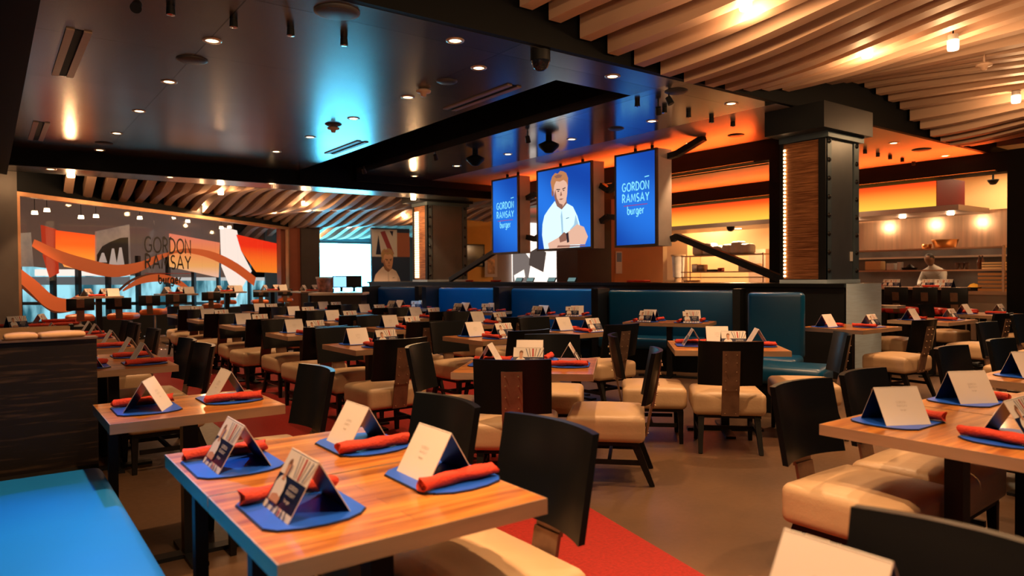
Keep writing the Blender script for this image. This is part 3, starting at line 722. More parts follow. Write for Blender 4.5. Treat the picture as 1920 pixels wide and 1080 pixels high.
# ------------------------------------------------------------------ hanging screens
SBLUE = (.015, .10, .62)
SCR = bpy.data.materials.new('screen_blue'); SCR.use_nodes = True
nt = SCR.node_tree; nt.nodes.clear(); o_ = nt.nodes.new('ShaderNodeOutputMaterial'); e_ = nt.nodes.new('ShaderNodeEmission'); nz = nt.nodes.new('ShaderNodeTexWave'); rp = nt.nodes.new('ShaderNodeValToRGB'); tc = nt.nodes.new('ShaderNodeTexCoord'); mp = nt.nodes.new('ShaderNodeMapping')
nz.inputs['Scale'].default_value = .35; nz.inputs['Distortion'].default_value = 1.5; mp.inputs['Rotation'].default_value = (0.6, .3, .4)
nt.links.new(tc.outputs['Object'], mp.inputs[0]); nt.links.new(mp.outputs[0], nz.inputs[0]); nt.links.new(nz.outputs['Fac'], rp.inputs[0]); nt.links.new(rp.outputs[0], e_.inputs[0]); nt.links.new(e_.outputs[0], o_.inputs[0])
a_, b_ = rp.color_ramp.elements; a_.color = (.008, .055, .36, 1); b_.color = (.02, .17, .72, 1)
e_.inputs[1].default_value = 1.15
SW = emit('screen_white', (.62, .88, 1), 1.3); SSK = emit('screen_skin', (.85, .50, .36), 1.0); SHA = emit('screen_hair', (.55, .22, .09), 1.0)
SSH = emit('screen_shade', (.30, .13, .09), 1.0); SCY = emit('screen_cyan', (.25, .80, 1), 1.1); SDK = emit('screen_dark', (.03, .02, .03), 1.0); SRD = emit('screen_red', (.45, .03, .12), .9)
SWS = emit('screen_shirt_shade', (.40, .62, .80), 1.0)
def ell(cx, cy, rx, ry, n=20, a0=0, a1=360): return [(cx+rx*math.cos(R(a0+(a1-a0)*i/n)), cy+ry*math.sin(R(a0+(a1-a0)*i/n))) for i in range(n+(0 if a1-a0 == 360 else 1))]
def portrait(b, M, w, h, ms, e=.0015):
    """a man with short fair hair and a white short-sleeved chef shirt, arms crossed; x 0..1 from the left, y 0..1 from the top"""
    wh, sk, ha, sh, dk, ws = ms
    k = [0]
    def P(pts, m):
        k[0] += 1; b.add([((x-.5)*w, (1-y)*h, k[0]*e) for x, y in pts], [list(range(len(pts)))[::-1]], m, M)
    P([(.36, .38), (.56, .38), (.58, .52), (.47, .56), (.34, .48)], sh)
    P([(.30, .43), (.22, .49), (.13, .57), (.09, .68), (.08, .82), (.12, 1.0), (.80, 1.0), (.84, .82), (.76, .62), (.68, .50), (.57, .45), (.47, .52), (.38, .47), (.34, .40)], wh)
    P([(.47, .52), (.49, .62), (.50, .82), (.47, .82), (.45, .6)], ws)
    P([(.62, .78), (.70, .72), (.73, .60), (.78, .72), (.82, .80)], ws)
    P([(.20, .93), (.42, .86), (.62, .84), (.62, 1.0), (.22, 1.0)], sk)
    P([(.60, .80), (.76, .72), (.88, .76), (.95, .88), (.90, .97), (.60, .965), (.42, .96), (.40, .88)], sk)
    P([(.42, .86), (.52, .80), (.58, .84), (.56, .91), (.44, .93)], sh)
    P([(.555, .82), (.60, .81), (.615, .93), (.575, .94)], dk)
    P([(.40, .965), (.92, .98), (.90, .992), (.38, .99)], sh)
    P(ell(.305, .29, .022, .05), sh)
    P([(.32, .15), (.44, .10), (.56, .14), (.595, .22), (.585, .34), (.56, .43), (.50, .485), (.44, .48), (.37, .42), (.335, .34)], sk)
    P([(.335, .34), (.37, .42), (.44, .48), (.50, .485), (.50, .46), (.44, .44), (.39, .37), (.36, .26)], sh)
    P([(.30, .27), (.27, .16), (.30, .09), (.36, .05), (.41, .065), (.46, .035), (.52, .05), (.57, .075), (.605, .14), (.60, .24), (.575, .19), (.52, .155), (.45, .17), (.38, .155), (.345, .20), (.325, .28)], ha)
    P([(.34, .09), (.42, .075), (.50, .09), (.47, .12), (.38, .12)], sh)
    P([(.385, .255), (.455, .262), (.455, .274), (.385, .268)], dk); P([(.50, .262), (.56, .25), (.56, .262), (.50, .274)], dk)
    P(ell(.425, .288, .018, .007, 8), dk); P(ell(.528, .286, .018, .007, 8), dk)
    P([(.478, .29), (.50, .345), (.465, .352), (.46, .34)], sh)
    P([(.43, .39), (.48, .383), (.53, .388), (.48, .402)], sh)
    P([(.57, .635), (.63, .628), (.63, .636), (.57, .643)], dk)
def screen(v0, v1, z0, z1, depth, kind, label):
    e = empty('hanging_screen', 9.0, v1, z0); w_ = v1-v0; h_ = z1-z0
    b = MB(); b.box(0.02, depth, -w_+.01, -.01, 0, h_); b.build('casing', mat('grey_casing', (.68, .60, .56), .45, .2, .1, 3), e)
    b = MB(); b.cyl((.2, -w_*.3, h_), (.2, -w_*.3, CZ-z0), .03, .03, 10); b.cyl((.2, -w_*.7, h_), (.2, -w_*.7, CZ-z0), .03, .03, 10); b.build('ceiling_mount', BLACKM, e)
    b = MB(); f = .035
    for (y0, y1, a0, a1) in ((-w_, 0, 0, f), (-w_, 0, h_-f, h_), (-w_, -w_+f, f, h_-f), (-f, 0, f, h_-f)): b.box(-.03, .02, y0, y1, a0, a1)
    b.build('bezel', mat('bezel_brown', (.05, .035, .03), .4), e)
    M = plane_frame(-.012, -w_/2, 0, 0, -1)
    b = MB(); b.box(-w_/2+f, w_/2-f, f, h_-f, -.02, 0, 0, M); pn = b.build('panel', SCR, e)
    b = MB()
    if kind == 'text':
        add_text(b, 'GORDON', M @ Matrix.Translation((0, h_*.595, .002)), .135, .020, 0, width=w_*.64, gap=.22)
        add_text(b, 'RAMSAY', M @ Matrix.Translation((0, h_*.475, .002)), .135, .020, 0, width=w_*.64, gap=.22)
        b.add([(-w_*.28, h_*.435, .002), (w_*.28, h_*.435, .002), (w_*.28, h_*.442, .002), (-w_*.28, h_*.442, .002)], [(3, 2, 1, 0)], 1, M)
        add_text(b, 'burger', M @ Matrix.Translation((0, h_*.345, .002)), .14, .017, 0, width=w_*.40, gap=.14)
        b.add([(w_*.22, h_*.715, .002), (w_*.32, h_*.72, .002), (w_*.32, h_*.73, .002), (w_*.22, h_*.725, .002)], [(3, 2, 1, 0)], 0, M)
        b.build('lettering', [SCY, SRD], pn)
    else:
        portrait(b, M @ Matrix.Translation((0, f, .002)), w_-2*f, h_-2*f, (0, 1, 2, 3, 4, 5)); b.build('picture', [SW, SSK, SHA, SSH, SDK, SWS], pn)
    return tag(e, label, 'screen', 'hanging blue screens')
screen(8.07, 9.05, 1.87, 3.50, .36, 'text', 'upright blue screen with lettering, nearest the lit copper column')
screen(9.64, 11.27, 1.88, 3.50, .30, 'pic', 'large hanging screen showing a man in white shirt with crossed arms')
screen(11.89, 12.86, 1.86, 3.49, .30, 'text', 'upright blue screen with lettering, farthest from the copper column')
def strut(pts, label, w_=.10):
    b = MB()
    for p, q in zip(pts, pts[1:]): b.bar(p, q, w_, w_)
    return tag(b.build('steel_strut', BLACKM), label, 'strut', 'black struts around the screens')
strut([(9.3, 8.02, 1.98), (9.3, 7.9, 2.02), (9.15, 5.85, 1.30)], 'black diagonal strut from the near screen down to the counter')
strut([(9.3, 8.1, 3.38), (9.3, 7.9, 3.40), (9.3, 7.35, 3.58)], 'short black strut from the near screen up to the ceiling')
strut([(9.2, 12.90, 1.95), (9.2, 13.1, 1.92), (9.15, 14.9, 1.30)], 'black diagonal strut from the far screen down to the counter')
strut([(9.2, 9.62, 3.05), (9.2, 9.42, 2.93), (9.2, 9.07, 3.12)], 'upper bent strut joining the centre and near screens')
strut([(9.2, 9.62, 2.38), (9.2, 9.45, 2.46), (9.2, 9.07, 2.40)], 'lower bent strut joining the centre and near screens')
strut([(9.2, 11.86, 3.02), (9.2, 11.6, 3.08), (9.2, 11.28, 3.00)], 'upper bent strut joining the centre and far screens')
strut([(9.2, 11.86, 2.20), (9.2, 11.6, 2.14), (9.2, 11.28, 2.28)], 'lower bent strut joining the centre and far screens')

# ------------------------------------------------------------------ chair
def back_y(x, z):
    k = (z-.48)/.39
    return -.285-.075*k+.055*(x/.24)**2
def chair_proto():
    e = empty('dining_chair', 0, 0, 0)
    b = MB(); b.rbox(-.275, .275, -.265, .25, .285, .462, .038, 3, crown=.028); b.build('seat', CREAM, e)
    b = MB(); n = 14; zs = [.528, .61, .70, .79, .872]; vs = []; fs = []
    for side in (0, 1):
        for j, z in enumerate(zs):
            for i in range(n+1):
                x = -.24+.48*i/n; y = back_y(x, z)-side*.028; zz = z
                vs.append((x, y, zz))
    k = (n+1); o = k*len(zs)
    for j in range(len(zs)-1):
        for i in range(n):
            a = j*k+i; fs.append((a, a+k, a+k+1, a+1)); fs.append((o+a, o+a+1, o+a+k+1, o+a+k))
    b.add(vs, fs, 0, None, True); fs = []
    for i in range(n):
        fs.append((i, i+1, o+i+1, o+i)); a = (len(zs)-1)*k+i; fs.append((a, o+a, o+a+1, a+1))
    for j in range(len(zs)-1):
        a = j*k; fs.append((a, o+a, o+a+k, a+k)); a = j*k+n; fs.append((a, a+k, o+a+k, o+a))
    b.add(vs, fs, 0, None, False); ob = b.build('backrest', LACQ, e)
    b = MB(); b.bar((0, -.272, .29), (0, -.312, .50), .13, .014, 0, up=(0, 1, 0)); b.bar((0, -.318, .49), (0, -.372, .80), .13, .014, 0, up=(0, 1, 0))
    for z in (.31, .50, .57, .64, .71, .77):
        y = -.276-.22*(z-.29) if z < .49 else -.328-.175*(z-.49)
        for x in (-.04, .04):
            b.cyl((x, y-.0, z), (x, y-.010, z-.001), .0055, .003, 8, 1)
    b.build('back_strap', [BRONZE, STUD], ob)
    b = MB(); b.box(-.24, .24, -.22, .22, .262, .286)
    b.bar((-.215, .17, .15), (-.215, -.24, .15), .022, .03); b.bar((.215, .17, .15), (.215, -.24, .15), .022, .03); b.bar((-.215, -.03, .15), (.215, -.03, .15), .022, .03)
    b.build('frame', LEGW, e)
    for sx in (-1, 1):
        b = MB(); b.bar((sx*.215, .20, .27), (sx*.22, .205, 0), .045, .045, 0, up=(0, 1, 0), w2=.03, h2=.03); b.build('leg', LEGW, e)
        b = MB(); b.bar((sx*.21, -.20, .27), (sx*.225, -.31, 0), .045, .05, 0, up=(0, 1, 0), w2=.03, h2=.032); b.build('leg', LEGW, e)
    return tag(e, 'x', 'chair')
CH0 = chair_proto(); used = [False]
def chair(u, v, rz, label, group='black backed dining chairs', dz=0):
    global CH0
    if not used[0]:
        used[0] = True; CH0.location = (u, v, 0); CH0.rotation_euler = (0, 0, rz); CH0['label'] = label; CH0['group'] = group
        return CH0
    c = copy_tree(CH0, u, v, 0, rz, label, group)
    if group is None and 'group' in c: del c['group']
    return c

# ------------------------------------------------------------------ tables and place settings
_tm = {}
def table(x, y, sx, sy, rz, label, z=.75, group='wooden dining tables'):
    e = empty('dining_table', x, y, 0, rz)
    key = (round(sx, 2), round(sy, 2))
    if key not in _tm:
        hx, hy = sx/2, sy/2
        a = MB(); a.box(-hx+.004, hx-.004, -hy+.004, hy-.004, .715, .7503)
        t = .006
        c = MB()
        for q in ((-hx, hx, -hy, -hy+t), (-hx, hx, hy-t, hy), (-hx, -hx+t, -hy+t, hy-t), (hx-t, hx, -hy+t, hy-t)): c.box(*q, .705, .7498)
        p = MB()
        long_x = sx > sy
        off = (max(sx, sy)/2-.16)
        ms_ = [a.mesh('top', WOOD), c.mesh('edge_band', EDGE)]
        p = MB(); p.box(-.035, .035, -.035, .035, .02, .7149); ms_.append(p.mesh('column', BLACKM))
        p = MB(); p.box(-hx+.14, hx-.14, -.04, .04, 0, .02); p.box(-.04, .04, -hy+.10, -.04, 0, .02); p.box(-.04, .04, .04, hy-.10, 0, .02)
        ms_.append(p.mesh('foot', BLACKM)); _tm[key] = ms_
    if key == (0.76, 0.61) or key == (0.77, 0.61):
        if 'bl' not in _tm:
            p = MB(); p.box(-.355, -.315, -.02, .02, .07, .7149); _tm['bl'] = p.mesh('leg', BLACKM); p = MB(); p.box(-.357, -.313, -.022, .022, 0, .07); _tm['bs'] = p.mesh('leg_shoe', STAIN)
        lg = bpy.data.objects.new('leg', _tm['bl']); COL.objects.link(lg); lg.parent = e
        sh_ = bpy.data.objects.new('leg_shoe', _tm['bs']); COL.objects.link(sh_); sh_.parent = lg
    for mm, n_ in zip(_tm[key], ('top', 'edge_band', 'column', 'foot')):
        o = bpy.data.objects.new(n_, mm); COL.objects.link(o); o.parent = e
    return tag(e, label, 'table', group)
# place mat
out = [(-.12, -.145), (.12, -.145), (.155, -.12), (.178, -.06), (.185, 0), (.178, .06), (.155, .105), (.12, .135), (-.12, .135), (-.155, .105), (-.178, .06), (-.185, 0), (-.178, -.06), (-.155, -.12)]
a = MB(); a.poly([(x*.985, y*.98) for x, y in out], .003, .0062, 0, 1); a.poly(out, 0, .003, 1, 1); MAT_ME = a.mesh('placemat', [MATB, MATE])
# rolled napkin, along y
def napkin_mesh(seed):
    rnd = random.Random(seed); a = MB(); n = 12; seg = 14; vs = []; fs = []; L_ = .27
    for i in range(seg+1):
        y = -L_/2+L_*i/seg; f = 1+.10*math.sin(i*1.1+seed)+.05*rnd.random()
        for j in range(n):
            t = 2*PI*j/n; r_ = .021*f*(1+.10*math.sin(3*t+i*.35+seed)); vs.append((r_*math.cos(t)*1.15+.003*math.sin(i*.5+seed), y+(.006*math.sin(2*t+seed) if i in (0, seg) else 0), .0205+r_*math.sin(t)*.92))
    for i in range(seg):
        for j in range(n): fs.append((i*n+j, i*n+(j+1) % n, (i+1)*n+(j+1) % n, (i+1)*n+j))
    a.add(vs, fs, 0, None, True)
    for i0, yo in ((0, .02), (seg, -.02)):             # rolled ends, sunk in rings
        base = len(a.v); ring = [Vector(vs[i0*n+j]) for j in range(n)]; c = sum(ring, Vector())/n
        r1 = [c+(p-c)*.72 for p in ring]; r2 = [c+(p-c)*.62+Vector((0, yo, 0)) for p in ring]; r3 = [c+(p-c)*.40+Vector((0, yo*.3, 0)) for p in ring]
        vv = ring+r1+r2+r3; ff = []
        for k in range(3):
            for j in range(n): ff.append((k*n+j, k*n+(j+1) % n, (k+1)*n+(j+1) % n, (k+1)*n+j))
        ff.append([3*n+j for j in range(n)]); a.add(vv, ff, 0, None, True)
    return a.mesh('napkin_roll', NAPK)
NAP = [napkin_mesh(s) for s in (1, 4, 9)]
# tent card: picture leaf towards -y, plain leaf towards +y
def card_mesh():
    a = MB(); hw = .10; by = .085; H_ = .145; t = .0022; L_ = math.hypot(by, H_)
    for s_ in (-1, 1):
        n_ = Vector((0, s_*H_, by)).normalized()*t
        p = [Vector((-hw, s_*by, 0)), Vector((hw, s_*by, 0)), Vector((hw, 0, H_)), Vector((-hw, 0, H_))]
        q = [v-n_ for v in p]
        a.add(p, [(0, 1, 2, 3)], 0); a.add(q, [(3, 2, 1, 0)], 1)
        a.add(p+q, [(0, 4, 5, 1), (1, 5, 6, 2), (2, 6, 7, 3), (3, 7, 4, 0)], 0)
    # printed side: local frame x right, y up the leaf, seen from the diner
    up_ = Vector((0, by, H_)).normalized(); nn = Vector((0, -H_, by)).normalized()
    o = Vector((0, -by, 0))
    M = Matrix(((1, 0, nn.x, o.x), (0, up_.y, nn.y, o.y), (0, up_.z, nn.z, o.z), (0, 0, 0, 1)))
    k = [0]
    def P(pts, m):
        k[0] += 1; a.add([((x-.5)*.2, y*L_, .0003*k[0]) for x, y in pts], [list(range(len(pts)))], m, M)
    P([(0, .12), (1, .12), (1, .58), (0, .58)], 1)
    for (x, m, w_) in ((.50, 4, .03), (.57, 6, .02), (.64, 5, .05), (.72, 6, .02), (.80, 4, .03), (.88, 6, .02)):
        P([(x, .60), (x+w_, .60), (x+w_+(.66-x)*-.6, .95), (x+(.66-x)*-.6, .95)], m)
    for x in (.12, .34, .52, .60, .70, .84): P([(x, 0.0), (x+.035, 0.0), (x+.035+(.6-x)*.12, .13), (x+(.6-x)*.12, .13)], 5 if x in (.60,) else 1)
    P([(.10, .14), (.08, .42), (.14, .52), (.20, .56), (.32, .56), (.40, .50), (.44, .36), (.42, .14)], 0)
    P([(.12, .14), (.44, .14), (.46, .24), (.30, .28), (.14, .24)], 2)
    P([(.22, .50), (.32, .50), (.315, .60), (.225, .60)], 2)
    P(ell(.27, .69, .055, .115, 14), 2)
    P([(.215, .70), (.21, .80), (.25, .85), (.30, .85), (.335, .79), (.328, .72), (.30, .765), (.24, .765)], 3)
    for s_, yy, hh in (('GORDON', .44, .06), ('RAMSAY', .345, .06), ('burger', .24, .05)):
        M2 = M @ Matrix.Translation((.045, yy*L_, .0003*(k[0]+2))); add_text(a, s_, M2, hh*L_, .0018, 7, width=.062 if s_ != 'burger' else .038)
        for i in range(len(a.f)-1): pass
    # plain side: faint embossed mark
    up2 = Vector((0, -by, H_)).normalized(); n2 = Vector((0, H_, by)).normalized(); o2 = Vector((0, by, 0))
    M3 = Matrix(((-1, 0, n2.x, 0), (0, up2.y, n2.y, o2.y), (0, up2.z, n2.z, o2.z), (0, 0, 0, 1)))
    add_text(a, 'GORDON', M3 @ Matrix.Translation((0, .56*L_, .0004)), .009, .0012, 8, width=.045)
    add_text(a, 'RAMSAY', M3 @ Matrix.Translation((0, .47*L_, .0004)), .009, .0012, 8, width=.045)
    add_text(a, 'burger', M3 @ Matrix.Translation((0, .37*L_, .0004)), .008, .0012, 8, width=.026)
    return a.mesh('menu_card', [CARDW, NAVY, SKINP, HAIRP, GREYP, REDP, HAIRP, CARDG, CARDG])
CARD_ME = card_mesh()
def setting(x, y, rz, where, z=.7506, group=None, roll=True, card=True, seed=0, flip=False, cr=0.0):
    def put(name, me, lx, ly, lz, r, label, cat, g):
        o = bpy.data.objects.new(name, me); COL.objects.link(o)
        c, s = math.cos(rz), math.sin(rz)
        o.location = (x+lx*c-ly*s, y+lx*s+ly*c, z+lz); o.rotation_euler = (0, 0, rz+r); tag(o, label, cat, g)
        return o
    put('placemat', MAT_ME, 0, 0, 0, 0, ('blue placemat ' + where).replace(' ,', ','), 'placemat', 'blue placemats')
    if card: put('menu_card', CARD_ME, .03, .0, .0064, cr+(PI if flip else 0), ('folded tent menu card ' + where).replace(' ,', ','), 'menu card', 'tent menu cards')
    if roll:
        put('napkin_roll', NAP[seed % 3], -.105, .0, .0062, .08*math.sin(seed*2.3), ('rolled red napkin ' + where).replace(' ,', ','), 'napkin', 'rolled red napkins')

# --- banquette tables along the blue bench (bench side faces +x, chair side faces -x)
BEN, CHR = -PI/2, PI/2
for (u, v0, n_) in ((.51, .28, ['by the camera']), (.505, 1.55, ['nearest the camera']), (.505, 2.165, ['joined behind the nearest one'])):
    table(u+.38, v0+.305, .765, .608, 0, 'two seat wooden table at the blue bench, ' + n_[0])
setting(1.20, .635, CHR, 'on the bottom edge of the view', seed=1)
setting(.685, 1.90, BEN, 'on the bench side of the nearest table', seed=0)
setting(1.135, 1.92, CHR, 'on the chair side of the nearest table', seed=1)
setting(.665, 2.49, BEN, 'on the bench side of the second table', seed=2)
setting(1.12, 2.47, CHR, 'on the chair side of the second table', seed=0)
chair(1.20, .56, CHR, 'black backed chair in the bottom corner beside a white card')
chair(1.24, 1.90, CHR, 'black backed chair tucked against the nearest table')
chair(1.20, 2.52, CHR, 'black backed chair tucked against the second banquette table')
table(.80, 3.80, .765, .608, 0, 'two seat wooden table standing alone beside the dark wood divider')
setting(.615, 3.80, BEN, 'beside the dark divider, bench side', seed=1, cr=-.42)
setting(1.00, 3.84, CHR, 'beside the dark divider, chair side', seed=2)
chair(1.17, 3.88, CHR, 'glossy black backed chair beyond the lone banquette table')
names = ['third group', 'fourth group', 'fifth group']
for gi, (v0, cs) in enumerate(((5.58, (5.80, 6.40)), (7.25, (7.9,)), (8.45, (9.05, 9.62)))):
    for k in range(len(cs)):
        table(.73, v0+.305+k*.615, .765, .608, 0, 'wooden banquette table, %s beyond the divider, %s' % (names[gi].split()[0], ['near one', 'far one'][k]))
        setting(.57, v0+.30+k*.6, BEN, 'on the bench side, %s %s table beyond the divider' % (names[gi].split()[0], ['near', 'far'][k]), seed=gi+k)
        setting(.93, v0+.30+k*.6, CHR, 'on the chair side, %s %s table beyond the divider' % (names[gi].split()[0], ['near', 'far'][k]), seed=gi+k+1)
        chair(1.02, cs[k], CHR, 'black backed chair at the %s %s table beyond the divider' % (names[gi].split()[0], ['near', 'far'][k]))

# --- rows of two seat tables across the middle
gv = [6.05, 7.87, 9.70, 11.5, 13.3]; gu = [2.84, 4.12, 5.42]
rn = ['front', 'second', 'middle', 'fourth', 'rear']; cn = ['column by the carpet', 'centre column', 'column by the booths']
for j, v in enumerate(gv):
    for i, u in enumerate(gu):
        wh = '%s row, %s' % (rn[j], cn[i]); du = .04*math.sin(i*2.1+j*1.7)
        table(u+du, v, .62, .76, 0, 'small wooden table in the %s of the grid' % wh)
        setting(u+du+.03, v-.19, 0, ', near side of the grid table, %s' % wh, seed=i+j)
        setting(u+du-.02, v+.19, PI, ', far side of the grid table, %s' % wh, seed=i+2*j)
        chair(u+du-.09+.03*math.sin(j+i), v-.47, R(3*math.sin(i*3+j)), 'black backed chair seen from behind, near side, %s' % wh)
        chair(u+du+.02, v+.47, PI+R(3*math.sin(i+j*2)), 'black backed chair facing the camera, far side, %s' % wh)

# --- two square tables set diagonally in front of the grid
D8 = relrot(8.5)
def diag(X, Z, w_, label, chairs, where):
    cx, cy = rel(X, Z); table(cx, cy, w_, .90, D8, label)
    for (lx, ly, rr, nm_, sd) in ((0, -.28, 0, 'near side', 0), (.28, 0, PI/2, 'right hand side', 1), (0, .28, PI, 'far side', 2), (-.28, 0, -PI/2, 'left hand side', 1)):
        x_, y_ = cx+lx*math.cos(D8)-ly*math.sin(D8), cy+lx*math.sin(D8)+ly*math.cos(D8)
        setting(x_, y_, D8+rr, '%s of the %s' % (nm_, where), seed=sd)
    for (Xc, Zc, az, l_) in chairs:
        x_, y_ = rel(Xc, Zc); chair(x_, y_, relrot(az), l_)
diag(.12, 5.02, .93, 'square four seat table set diagonally in the middle of the room', [
    (.02, 4.66, 4, 'chair seen square from behind at the middle diagonal table'),
    (.64, 4.88, -80, 'chair sideways at the right of the middle diagonal table'),
    (.30, 5.82, 188, 'chair facing the camera behind the middle diagonal table'),
    (-.39, 5.22, 101, 'chair at the left of the middle diagonal table, its back to the carpet')], 'middle diagonal table')
diag(1.88, 6.28, .93, 'square four seat table set diagonally before the right blue booth', [
    (1.72, 5.72, 10, 'chair seen square from behind at the diagonal table by the booth'),
    (1.20, 6.02, 98, 'chair sideways between the two diagonal tables'),
    (2.50, 6.12, -78, 'chair at the right of the diagonal table by the booth')], 'diagonal table by the booth')

CRR = -.5
# --- tables on the kitchen side
for (u, v, sx, l_) in ((3.17, 1.24, .75, 'first wooden table of the near group on the right'), (3.93, 1.24, .75, 'second wooden table of the near group on the right'),
                       (5.10, 1.42, .75, 'third wooden table of the near group on the right'), (5.86, 1.42, .75, 'fourth wooden table of the near group on the right')):
    table(u, v, sx, .76, 0, l_)
setting(3.10, 1.44, PI, 'far side of the first near right table', seed=1, cr=CRR)
setting(3.10, 1.03, 0, 'near side of the first near right table', seed=2)
setting(3.86, 1.46, PI, 'far side of the second near right table', seed=0, cr=CRR)
setting(5.08, 1.60, PI, 'far side of the third near right table', seed=2, cr=CRR)
setting(5.80, 1.60, PI, 'far side of the fourth near right table', seed=1, cr=CRR)
chair(3.07, 1.545, PI, 'black backed chair facing the camera, at the corner of the first near right table')
chair(3.68, 1.56, PI+.05, 'black backed chair facing the camera, second at the near right tables')
chair(5.32, 1.80, PI, 'black backed chair facing the camera, third at the near right tables')
chair(6.18, 1.80, PI, 'black backed chair facing the camera, fourth at the near right tables')
for i, (u, v) in enumerate(((8.20, 4.36), (10.2, 4.30), (12.2, 4.42))):
    w3 = ['first', 'second', 'third'][i]
    table(u, v, .9, .76, 0, 'wooden table in the kitchen side row, %s from the steel panel' % w3)
    setting(u-.20, v+.17, PI, 'far side, %s table in the kitchen side row' % w3, seed=i)
    setting(u+.10, v-.17, 0, 'near side, %s table in the kitchen side row' % w3, seed=i+1)
    chair(u+.05, v-.50, R(-4), 'chair with bronze strap, near side of the %s kitchen side table' % w3)
    chair(u+.10, v+.55 if i else v+.50, PI, 'chair facing the camera, far side of the %s kitchen side table' % w3) if i else None
for i, (u, v) in enumerate(((8.3, 2.1), (10.1, 2.4))):
    w3 = ['nearer', 'farther'][i]
    table(u, v, .9, .76, 0, '%s wooden table at the right edge of the view' % w3)
    setting(u-.2, v+.17, PI, 'far side of the %s table at the right edge' % w3, seed=i)
    chair(u-.1, v+.52, PI, 'chair facing the camera, %s table at the right edge' % w3)

# ------------------------------------------------------------------ blue bench and the dark wood divider
e = empty('banquette_bench', .0, 0, 0)
b = MB(); b.rbox(-.2, .44, -1.0, 2.2, .30, .47, .04, 4); b.rbox(-.2, .44, 2.205, 3.98, .30, .47, .04, 4); b.build('seat', mat('bright_blue_vinyl', (.0, .20, .66), .5, 0, .04, 2, .04, 14), e)
b = MB(); b.box(-.2, .36, -1.0, 4.1, 0, .30); b.build('plinth', BLACK, e)
b = MB(); b.box(-.2, .40, 3.985, 4.15, .30, .44); b.build('end_cap', LEGW, e)
tag(e, 'bright blue vinyl bench seat running along the near tables', 'bench')
b = MB(); b.box(-1.3, .45, 4.2, 4.30, 0, 1.075); b.box(-1.31, .455, 4.19, 4.31, 1.075, 1.085, 1)
tag(b.build('wood_divider', [DIVW, BRONZE]), 'dark grained wood divider standing behind the blue bench', 'divider')
e = empty('banquette_bench', .0, 0, 0)
b = MB(); b.rbox(-.6, .30, 5.26, 9.6, .30, .47, .04, 4); b.build('seat', LINEN, e)
b = MB(); b.box(-.6, .26, 5.26, 9.6, 0, .30); b.build('plinth', BLACK, e)
tag(e, 'tan bench seat hidden behind the dark wood divider', 'bench')
# service counter with napkins beyond the divider
su, sv = at(75, 614, .80)
e = empty('service_counter', su, sv, 0)
b = MB(); b.box(-.42, .42, -.30, .30, .0, .78); b.build('body', LINEN, e)
b = MB(); b.box(-.45, .45, -.33, .33, .78, .81); b.build('top', BLACKM, e)
tag(e, 'low tan service counter loaded with rolled napkins, beyond the divider', 'counter')
for i, (dx, dy, dz, r) in enumerate(((-.30, -.1, 0, .9), (-.22, .05, 0, 1.2), (-.33, .14, 0, 1.0), (-.12, -.12, 0, 1.1), (.05, .0, 0, 1.4), (.12, .12, 0, 1.3), (.2, -.02, 0, 1.3), (.28, .1, 0, 1.25), (.16, .05, .042, 1.3), (.24, .03, .042, 1.35), (.0, -.18, 0, 1.5))):
    o = bpy.data.objects.new('napkin_roll', NAP[i % 3]); COL.objects.link(o); o.location = (su+dx, sv+dy, .81+dz); o.rotation_euler = (0, 0, r)
    tag(o, 'rolled red napkin heaped on the tan service counter', 'napkin', 'napkins heaped on the service counter')
for i, (dx, dy, r) in enumerate(((-.24, -.2, .4), (.02, .2, 1.2))):
    o = bpy.data.objects.new('menu_card', CARD_ME); COL.objects.link(o); o.location = (su+dx, sv+dy, .811); o.rotation_euler = (0, 0, r)
    tag(o, 'tent menu card standing on the service counter, %s' % ['front one', 'rear one'][i], 'menu card')
for i, (uu, w_) in enumerate(((.13, .07), (.30, .10))):
    b = MB(); b.rbox(-w_, w_, -.05, .05, 0, .028, .012, 3, crown=.008); o = b.build('folded_cloth', LINEN); o.location = (uu, 4.25, 1.0855); o.rotation_euler = (0, 0, .12*i)
    tag(o, 'folded tan cloth on top of the dark wood divider, %s' % ['at the wall end', 'at the aisle end'][i], 'cloth')
b = MB(); b.box(-.6, .41, 5.15, 5.25, 0, 1.09, 0); b.box(.41, .43, 5.15, 5.25, 0, 1.10, 1); tag(b.build('upholstered_screen', [LINEN, BLACKM]), 'tan upholstered low screen just past the dark wood divider', 'screen')

# ------------------------------------------------------------------ blue booths against the half wall
def booth(X, Z, az, w_, label, depth=1.35, arms=True, top=1.15, lean=0):
    x, y = rel(X, Z); e = empty('booth', x, y, 0, relrot(az))
    h = w_/2
    b = MB(); b.rbox(-h+.02, h-.02, 0, .14, .42, top, .05, 4); ob = b.build('backrest', TEALV, e)
    b = MB(); b.rbox(-h+.02, h-.02, -.50, .02, .30, .47, .05, 4); b.build('seat', TEALV, e)
    b = MB(); b.box(-h+.02, h-.02, -.44, .14, 0, .30); b.build('plinth', BLACK, e)
    if arms:
        for s_ in (-1, 1):
            xx = s_*(h+.05)
            b = MB(); b.box(xx-.05, xx+.05, -depth, .16, 0, top+.03); b.build('side_panel', BLACKM, e)
    return tag(e, label, 'booth', 'blue booths')
booth(2.34, 10.58, 26, 1.95, 'blue booth behind the first booth table, next to the corner booth', .4)
booth(.72, 12.55, 26, 1.72, 'blue booth under the centre screen', .4)
booth(-.86, 14.15, 26, 1.50, 'bright blue booth under the far screen', .4)
booth(-2.48, 15.75, 26, 1.30, 'dark blue booth below the column with ladder lights', .4)
bx = booth(3.0, 8.10, 30, .66, 'single tall blue booth seat at the wall end', 1.0, False, 1.17)
x, y = rel(2.67, 7.24)
